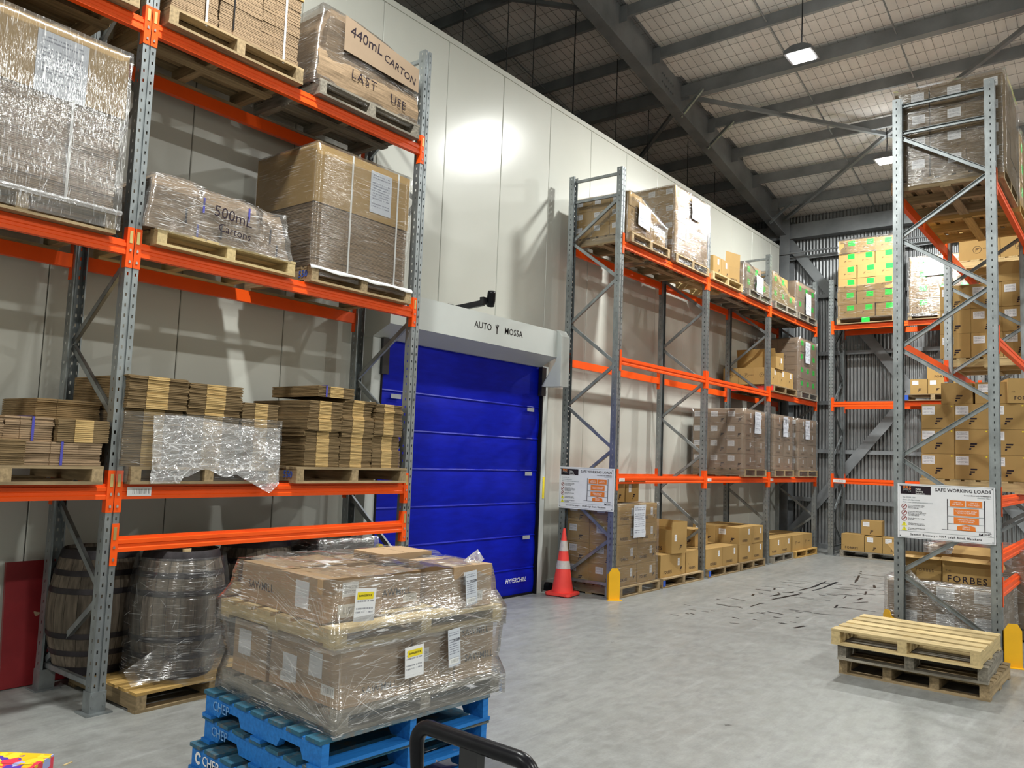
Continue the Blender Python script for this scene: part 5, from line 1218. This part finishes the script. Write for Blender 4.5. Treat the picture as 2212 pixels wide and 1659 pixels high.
on_face('stencil', textmesh('GL', .08, 'ink', .006), pp, 'y-', (.25, -.5, .07), out=.006)
for i in range(3):
    carton(f'{ORD[i]} carton from the left with F mark over the blue-ended pallet', 3.70+.33*i, 18.36, B2+.143, .32, .36, .30, [('y-', 'label', -.2, .25, 1), ('y-', 'F', .05, -.25, .9)] if i < 2 else [('y-', 'FORBES', 0, -.3, .7)], 0, 'kraft', 'cartons over the blue-ended pallet')
carton('carton lettered FORBES standing behind the blue-ended pallet row', 4.06, 18.72, B2+.143, .55, .33, .62, [('y-', 'FORBES', 0, .12, 1)], 0, 'kraft')
bpal('grey timber pallet on the floor by the back wall', 2.14, 3.36, 0, 'wood_grey', 18.18)
carton('wide carton lettered FORBES on the floor by the back wall', 2.40, 18.42, .143, .46, .44, .345, [('y-', 'FORBES', -.05, -.33, .95), ('y-', 'the', -.4, -.2)], 0, 'kraft')
carton('middle carton with label and F on the floor by the back wall', 2.815, 18.42, .143, .335, .44, .33, [('y-', 'label', -.2, .28, 1.1), ('y-', 'F', .05, -.28, .9)], 0, 'kraft')
carton('right carton with label and F on the floor by the back wall', 3.16, 18.42, .143, .335, .44, .33, [('y-', 'label', -.15, .28, 1.1), ('y-', 'F', .05, -.28, .9)], 0, 'kraft')
carton('single carton with F mark on top of the back wall row', 2.74, 18.46, .492, .40, .38, .30, [('y-', 'label', -.25, .25, 1.1), ('y-', 'F', .0, -.28, .9)], R(5), 'kraft')
# ================================================================ loads on the right rack
def rpal(label, y0, y1, z, mt='wood', x0=5.14, x1=6.24, **k): return pallet(label, ((x0+x1)/2, (y0+y1)/2, z+.001), R(90), y1-y0, x1-x0, mt, **k)
rpal('timber pallet high on the right rack over the sign', 9.64, 10.82, Q3, 'wood')
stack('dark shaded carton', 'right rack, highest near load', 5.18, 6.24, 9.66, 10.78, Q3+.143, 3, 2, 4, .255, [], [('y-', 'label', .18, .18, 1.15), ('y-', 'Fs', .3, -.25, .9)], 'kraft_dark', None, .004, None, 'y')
film('glossy film round the highest near load on the right rack', 5.18, 6.25, 9.64, 10.79, Q3+.06, 6.17, 'film', .06, .010, .012, pl=(170, 'h', .14, .008))
rpal('timber pallet second on the right rack top level', 11.0, 12.2, Q3, 'wood_orange')
stack('green-stickered carton', 'second right rack top load', 5.20, 6.24, 11.02, 12.16, Q3+.143, 2, 2, 3, .28, [('x+', 'green', 0, .1)], (), 'kraft', None, .004, None, 'y')
film('film round the second load on the right rack top', 5.19, 6.25, 11.0, 12.18, Q3+.06, 5.98, 'film', .09, .010, .012)
rpal('timber pallet of the ring-logo cartons farther along the right rack', 13.85, 15.05, Q3, 'wood_new')
stack('ring-logo carton', 'far on right rack top', 5.14, 6.24, 13.88, 15.0, Q3+.143, 2, 2, 2, .31, (), [('y-', 'ring', -.05, 0, 1.3), ('y-', 'forbes', .22, .02, .7)], 'kraft', None, .004, None, 'y')
rpal('timber pallet on the right rack middle level', 12.56, 13.74, Q2, 'wood_new')
stack('F-marked carton', 'right rack middle level', 5.10, 6.24, 12.56, 13.70, Q2+.143, 3, 3, 3, .34, (), [('y-', 'label', -.24, .22, 1.2), ('y-', 'F', .05, -.28, 1.1)], 'kraft', None, .006, None, 'y')
carton('open carton leaning on the middle-level F cartons', 5.98, 12.75, Q2+.143+1.022, .40, .36, .10, [], R(4), 'kraft', None, True, [('y-', R(70), .17)])
rpal('timber pallet of the nine F cartons behind the sign', 11.0, 12.2, Q1, 'wood_new')
stack('F-marked carton', 'nine-carton face above sign', 5.16, 6.26, 11.02, 12.14, Q1+.143, 3, 2, 3, .302, [('x+', 'FORBES', 0, -.3, .8)], [('y-', 'label', -.28, .25, 1.2), ('y-', 'F', .02, -.2, 1.15), ('y-', 'dot', .42, .42)], 'kraft', None, .003, None, 'y')
carton('upright carton with F mark standing on the nine, left', 5.55, 11.24, Q1+.143+.908, .34, .40, .255, [('y-', 'F', .05, -.25, 1.1)], 0, 'kraft')
carton('upright carton with label standing on the nine, middle', 5.91, 11.24, Q1+.143+.908, .33, .40, .255, [('y-', 'label', -.2, .22, 1.15), ('y-', 'F', .2, -.25, 1.1)], 0, 'kraft')
carton('turned carton lettered FORBES standing on the nine, right', 6.20, 11.20, Q1+.143+.908, .34, .36, .29, [('y-', 'FORBES', 0, -.3, .8), ('y-', 'the', -.35, -.05)], R(18), 'kraft')
# floor load behind the sign
rpal('timber pallet on the floor under the sign', 9.66, 10.84, 0, 'wood', 5.06, 6.18)
stack('wrapped low carton', 'floor load under sign', 5.08, 6.14, 9.68, 10.80, .143, 3, 2, 2, .275, [], [('y-', 'label', .1, .2, 1.5)], 'kraft_grey', None, .004, None, 'y')
f11 = film('glossy film round the floor load under the sign', 5.07, 6.15, 9.66, 10.81, .03, .73, 'film_heavy', .05, .012, .014, pl=(420, 'h', .22, .010))
carton('open carton lettered small FORBES on the floor load, left', 5.36, 9.98, .70, .46, .46, .27, [('y-', 'forbes', .15, -.05, .9)], R(2), 'kraft', None, True, [('y-', R(-8), .12), ('x-', R(50), .12)])
carton('open carton lettered big FORBES on the floor load, right', 5.86, 9.93, .70, .48, .44, .29, [('y-', 'FORBES', -.02, -.28, 1.35), ('y-', 'the', -.38, .0, 1.5)], R(-2), 'kraft', None, True, [('y-', R(-14), .13), ('y+', R(35), .14), ('x+', R(-75), .12)])
for k, (x, y, z, s_) in enumerate(((5.25, 10.3, .96, .20), (5.48, 10.25, .98, .16), (5.66, 10.35, .96, .15))):
    b = MB(); rs_ = random.Random(k); n = 9
    for j in range(n+1):
        for i in range(n+1):
            u = (i/n-.5)*2; v = (j/n-.5)*2; hgt = max(0, 1-u*u*.8-v*v*.8)*.11+.05*mnoise.noise(Vector((u*3+k*7, v*3, 1))); b.v.append((u*s_, v*.16, hgt))
    for j in range(n):
        for i in range(n): a = j*(n+1)+i; b.f.append((a, a+1, a+n+2, a+n+1)); b.m.append(0)
    o = obj('crumpled_film', b.mesh('crumple', 'film_sheet'), None, (x, y, z-.25)); tag(o, f'{("left", "middle", "right")[k]} puff of crumpled film behind the open floor cartons', 'plastic film', 'puffs of crumpled film')
b = MB(); n = 20
for i in range(n+1):
    s = i/n; x = 5.20+.80*s; z = .82-.72*s
    b.v += [(x, 9.615+.01*math.sin(s*9), z), (x+.05, 9.60, z+.035+.02*math.sin(s*7)), (x+.02, 9.625, z+.09*(1-s)+.02)]
for i in range(n):
    for j in range(2): a = i*3+j; b.f.append((a, a+3, a+4, a+1)); b.m.append(0)
o = obj('twisted_film', b.mesh('twist', 'film_sheet', True)); tag(o, 'twisted rope of film slanting across the floor load under the sign', 'plastic film')
# loads deeper on the floor at the right edge
rpal('grey timber pallet at the right edge behind the yellow guard', 11.0, 12.2, 0, 'wood_grey', 5.2, 6.34)
stack('dim wrapped carton', 'right edge behind guard', 5.22, 6.30, 11.02, 12.16, .143, 2, 2, 3, .28, [], [('y-', 'label', 0, .2, 1.2)], 'kraft_grey', None, .004, None, 'y')
film('hazy film over the dim load at the right edge', 5.21, 6.31, 11.0, 12.18, .05, 1.02, 'film_heavy', .06, .02, .02, pl=(100, 'd', .3, .010))
# ================================================================ pallet stack on the floor, right foreground
pallet('bottom weathered pallet of the three loose ones at right', (5.68, 8.48, 0), R(-1.5), 1.22, 1.05, 'wood', .14, 7, 4, 3)
pallet('middle grey pallet of the three loose ones at right', (5.66, 8.40, .141), R(1), 1.20, 1.0, 'wood_grey', .138, 7, 3, 3)
pallet('top fresh pine pallet of the three loose ones at right', (5.64, 8.33, .28), R(-1), 1.20, 1.02, 'wood_new', .14, 5, 3, 3)
# ================================================================ guards, cone, signs
def guard(label, x, y, rz, h=.42):
    t = tag(empty('column_guard', (x, y, 0), (0, 0, rz)), label, 'column guard', 'yellow column guards')
    # folded plate: front face and two side wings with chamfered tops
    th = .006; w_, d_ = .075, .10
    bb = MB(); bb.prism([(-w_, 0), (w_, 0), (w_, h-.06), (w_-.035, h), (-w_+.035, h), (-w_, h-.06)], 'y', -th, 0); obj('front_plate', cached(('gf', h), lambda: bb.mesh('g', 'yellow')), t)
    for s in (-1, 1):
        b2 = MB(); b2.prism([(0, 0), (d_, 0), (d_, h-.10), (0, h-.06)], 'x', -th/2, th/2); obj('side_wing', cached(('gw', h), lambda: b2.mesh('g', 'yellow')), t, (s*w_, 0, 0))
    b3 = MB(); b3.box(-.10, .10, -.06, 0, 0, .006); obj('base_flange', cached('gb', lambda: b3.mesh('g', 'yellow')), t)
    return t
guard('yellow guard at the foot of the far rack corner by the cone', 1.66, 9.655, R(45))
guard('yellow guard at the left foot of the right rack', 5.13, 9.47, R(-45), .40)
guard('yellow guard at the right foot of the right rack', 6.27, 9.50, R(15), .42)
t = tag(empty('traffic_cone', (.975, 9.43, 0), (0, 0, R(8))), 'red traffic cone with two pale bands beside the blue door', 'traffic cone')
b = MB(); b.prism([(-.19, -.15), (-.15, -.19), (.15, -.19), (.19, -.15), (.19, .15), (.15, .19), (-.15, .19), (-.19, .15)], 'z', .012, .045)
for sx in (-.14, 0, .14):
    for sy in (-.14, .14): b.box(sx-.025, sx+.025, sy-.025, sy+.025, 0, .012)
obj('base', b.mesh('base', 'cone_red'), t)
b = MB(); zs = [.04, .05, .30, .43, .53, .69, .86, .90, .905]; r_ = lambda z: .145-.128*(z-.05)/.85 if z > .05 else .15
b.lathe([(r_(z) if z < .9 else .018, z) for z in zs], 28); obj('cone_body', b.mesh('cone', 'cone_red', True), t)
for za, zb_ in ((.36, .47), (.60, .74)):
    bb = MB(); n = 28
    for z in (za, zb_): bb.v += [((r_(z)+.003)*math.cos(2*math.pi*j/n), (r_(z)+.003)*math.sin(2*math.pi*j/n), z) for j in range(n)]
    for j in range(n): bb.f.append((j, (j+1) % n, n+(j+1) % n, n+j)); bb.m.append(0)
    obj('reflective_band', bb.mesh('band', 'cone_band', True), t)
b = MB(); b.prism([(-.06, 0), (.06, 0), (.06, .07), (.035, .11), (-.035, .11), (-.06, .07)], 'y', -.04, .04); o = obj('door_stop', b.mesh('stop', 'black_rubber'), None, (.62, 9.60, 0), (0, 0, R(90))); tag(o, 'small black rubber stop on the floor behind the cone', 'door stop')
def sign(label, cx, cy, cz, w_, h_, yawz):
    t = tag(empty('load_sign', (cx, cy, cz), (0, 0, yawz)), label, 'sign', 'safe working load signs')
    b = MB(); b.box(-w_/2, w_/2, -.004, .004, -h_/2, h_/2); obj('panel', b.mesh('panel', 'paper'), t)
    s = w_/.90
    def T(body, x, z, size, mt='ink', al='LEFT', bold=.006, nm='lettering', sp=1.0): on_face(nm, textmesh(body, size*s, mt, bold, sp, al), t, 'y-', (x*s, -.004, z*s), out=.0028)
    def Bx(nm, x0, x1, z0, z1, mt, out=.0015): on_face(nm, plate((x1-x0)*s, (z1-z0)*s, mt, .0006), t, 'y-', ((x0+x1)/2*s, -.004, (z0+z1)/2*s), out=out)
    # frame lines
    for x0, x1, z0, z1 in ((-.437, .437, .272, .275), (-.437, .437, -.275, -.272), (-.437, -.434, -.275, .275), (.434, .437, -.275, .275), (-.437, .437, -.213, -.210)): Bx('frame_line', x0, x1, z0, z1, 'sign_grey', .001)
    Bx('logo_panel', -.42, -.13, .175, .262, 'ink')
    T('PRS', -.395, .238, .05, 'sign_orange', 'LEFT', .006); T('PRS', -.395, .215, .05, 'sign_grey', 'LEFT', .004); T('PRS', -.395, .193, .05, 'black_rubber', 'LEFT', .004)
    T('Pallet\nRacking\nSolutions', -.275, .207, .023, 'white_print', 'LEFT', .012)
    T('SAFE WORKING LOADS', .415, .232, .047, 'ink', 'RIGHT', .008)
    T('In accordance with AS4084:2012', .415, .190, .018, 'ink', 'RIGHT', .002); T('Clearances Class 2', .415, .170, .016, 'sign_grey', 'RIGHT', .002)
    T('Tel: 09 259 1600', -.40, .140, .018, 'sign_grey', 'LEFT', .002); T('Email: sales@prs.co.nz', -.40, .115, .018, 'sign_grey', 'LEFT', .002); T('Web: www.palletrackingsolutions.co.nz', -.40, .090, .018, 'sign_grey', 'LEFT', .002)
    for z in (.045, -.020, -.080):
        bb = MB(); n = 24; r0, r1 = .027*s, .022*s
        for j in range(n):
            a, c = 2*math.pi*j/n, 2*math.pi*(j+1)/n
            bb.quad((r0*math.cos(a), r0*math.sin(a), 0), (r0*math.cos(c), r0*math.sin(c), 0), (r1*math.cos(c), r1*math.sin(c), 0), (r1*math.cos(a), r1*math.sin(a), 0))
        q = .003*s; d = .7*r1; bb.quad((-d-q, -d+q, 0), (-d+q, -d-q, 0), (d+q, d-q, 0), (d-q, d+q, 0))
        on_face('prohibition_mark', cached(('proh', s), lambda: bb.mesh('mark', 'sign_red')), t, 'y-', (-.385*s, -.004, z*s), out=.0025)
    for z in (-.135, -.185):
        bb = MB(); r0 = .027*s; bb.poly([(-r0, -r0*.8, 0), (r0, -r0*.8, 0), (0, r0*.9, 0)], 0); bb.poly([(-r0*.09, -r0*.3, .0005), (r0*.09, -r0*.3, .0005), (r0*.12, r0*.35, .0005), (-r0*.12, r0*.35, .0005)], 1); bb.poly([(-r0*.1, -r0*.62, .0005), (r0*.1, -r0*.62, .0005), (r0*.1, -r0*.44, .0005), (-r0*.1, -r0*.44, .0005)], 1)
        on_face('warning_mark', cached(('warn', s), lambda: bb.mesh('mark', ['sign_yellow', 'ink'])), t, 'y-', (-.385*s, -.004, z*s), out=.0025)
    for z, body in ((.045, 'Do not overload the racking\nbeams or exceed the loads\nshown on this sign'), (-.025, 'Do not alter this racking\nall damage must be reported to\nthe supplier and the area kept\nclear until repaired'), (-.082, 'Do not climb on the racking\nat any time'), (-.135, 'Check for damage regularly\nand report any damage found'), (-.186, 'All changes must be approved\nby the supplier')):
        T(body, -.348, z, .0135, 'ink', 'LEFT', .0)
    for x0, x1, z0, z1 in ((.02, .028, -.165, .145), (.352, .36, -.165, .145)): Bx('diagram_post', x0, x1, z0, z1, 'ink')
    Bx('diagram_floor', -.03, .41, -.168, -.165, 'ink')
    for z in (.062, -.03, -.105): Bx('diagram_beam', .03, .35, z, z+.006, 'sign_grey')
    for x0, x1, z0, z1, tx in ((.045, .185, .072, .135, '1040 KG\nPER PALLET'), (.192, .335, .072, .135, '1040 KG\nPER PALLET'), (.08, .305, -.018, .055, 'UNEVEN POINT LOAD\nREFER TO SUPPLIER'), (.08, .305, -.10, -.035, '2080KG PER LEVEL\n110 BOX BEAM')):
        Bx('load_box', x0, x1, z0, z1, 'sign_orange', .0018); T(tx, (x0+x1)/2, (z0+z1)/2, .019, 'white_print', 'CENTER', .006)
    bb = MB(); q = [(-.085, -.03), (.085, -.03), (.08, .012), (0, .03), (-.08, .012)]; bb.poly([(a*s, c*s, 0) for a, c in q]); on_face('load_box', cached(('pent', s), lambda: bb.mesh('pent', 'sign_orange')), t, 'y-', (.192*s, -.004, -.135*s), out=.0022)
    T('4200 KG\nPER BAY', .192, -.140, .019, 'white_print', 'CENTER', .006)
    T('DHC', .415, -.190, .032, 'ink', 'RIGHT', .002)
    bb = MB(); bb.poly([(0, 0, 0), (.012*s, 0, 0), (.012*s, .012*s, 0), (0, .024*s, 0)]); bb.poly([(.014*s, 0, 0), (.034*s, 0, 0), (.034*s, .024*s, 0), (.022*s, .012*s, 0), (.014*s, .012*s, 0)]); on_face('emblem', cached(('dhc', s), lambda: bb.mesh('emblem', 'ink')), t, 'y-', (.305*s, -.004, -.202*s), out=.0022)
    T('Sawmill Brewery - 1004 Leigh Road, Matakana', 0.0, -.243, .030, 'ink', 'CENTER', .006, 'lettering', 1.15)
    for x in (-.425, .425):
        for z in (-.262, .262):
            b4 = MB(); b4.tube([(0, 0, 0), (0, -.006, 0)], .005, 8); obj('screw', cached('screw', lambda: b4.mesh('screw', 'black')), t, (x*s, -.004, z*s))
    return t
sign('white safe working loads sign on the tall right rack', 5.686, 9.475, 1.4577, .907, .57, 0)
sign('white safe working loads sign on the far rack by the cone', 1.158, 9.665, 1.46, .907, .585, 0)
# ================================================================ pallet truck handle in front, bright printed carton
t = tag(empty('pallet_truck', (5.945, 1.69, -.025), (0, 0, R(-2))), 'black pallet truck handle rising at the bottom edge', 'pallet truck')
b = MB(); W2 = .205
pts = []
def arc(cx, cz, r, a0, a1, n=6): return [(cx+r*math.cos(R(a0+(a1-a0)*i/n)), 0, cz+r*math.sin(R(a0+(a1-a0)*i/n))) for i in range(n+1)]
pts = [(-W2+.012, 0, 1.00), (-W2+.004, 0, 1.06)]+arc(-W2+.05, 1.115, .05, 180, 90)+arc(W2-.05, 1.115, .05, 90, 0)+[(W2-.004, 0, 1.06), (W2-.012, 0, 1.00), (W2-.06, 0, .94), (0, 0, .92), (-W2+.06, 0, .94), (-W2+.012, 0, 1.0)]
b.tube(pts, [.017, .019]+[.021]*16+[.019, .017, .017, .017, .017, .017][:len(pts)-18], 14); obj('grip_loop', b.mesh('grip', 'black_rubber', True), t, (0, 0, 0), (R(0), 0, 0))
b = MB(); b.prism([(-.032, .30), (.032, .30), (.032, 1.165), (-.032, 1.165)], 'y', -.014, .014); obj('stem', b.mesh('stem', 'black'), t)
b = MB(); b.box(-.10, .10, -.02, .16, .10, .45); obj('pump_body', b.mesh('pump', 'black'), t)
b = MB(); b.tube([(-.07, .02, .09), (.07, .02, .09)], .09, 20); obj('steer_wheel', b.mesh('wheel', 'black_rubber'), t)
for s in (-1, 1):
    b = MB(); b.box(s*.19-.08, s*.19+.08, .16, .40, .07, .12); obj('fork', b.mesh('fork', 'black'), t)
b = MB(); b.box(-.27, .27, .12, .18, .07, .35); obj('fork_frame', b.mesh('ff', 'black'), t)
o = obj('printed_carton', carton_mesh(.32, .30, .30, 'patchwork'), None, (2.93, 1.76, 0), (0, 0, R(38))); tag(o, 'small carton in a bright patchwork print at the lower left corner', 'carton')
b = MB(); b.box(-.006, .006, -.03, .03, 0, .004); o = obj('wood_chip', b.mesh('chip', 'wood_new'), None, (2.35, 2.33, .0), (0, 0, R(20))); tag(o, 'tiny pale splinter on the floor near the rack foot', 'wood chip')
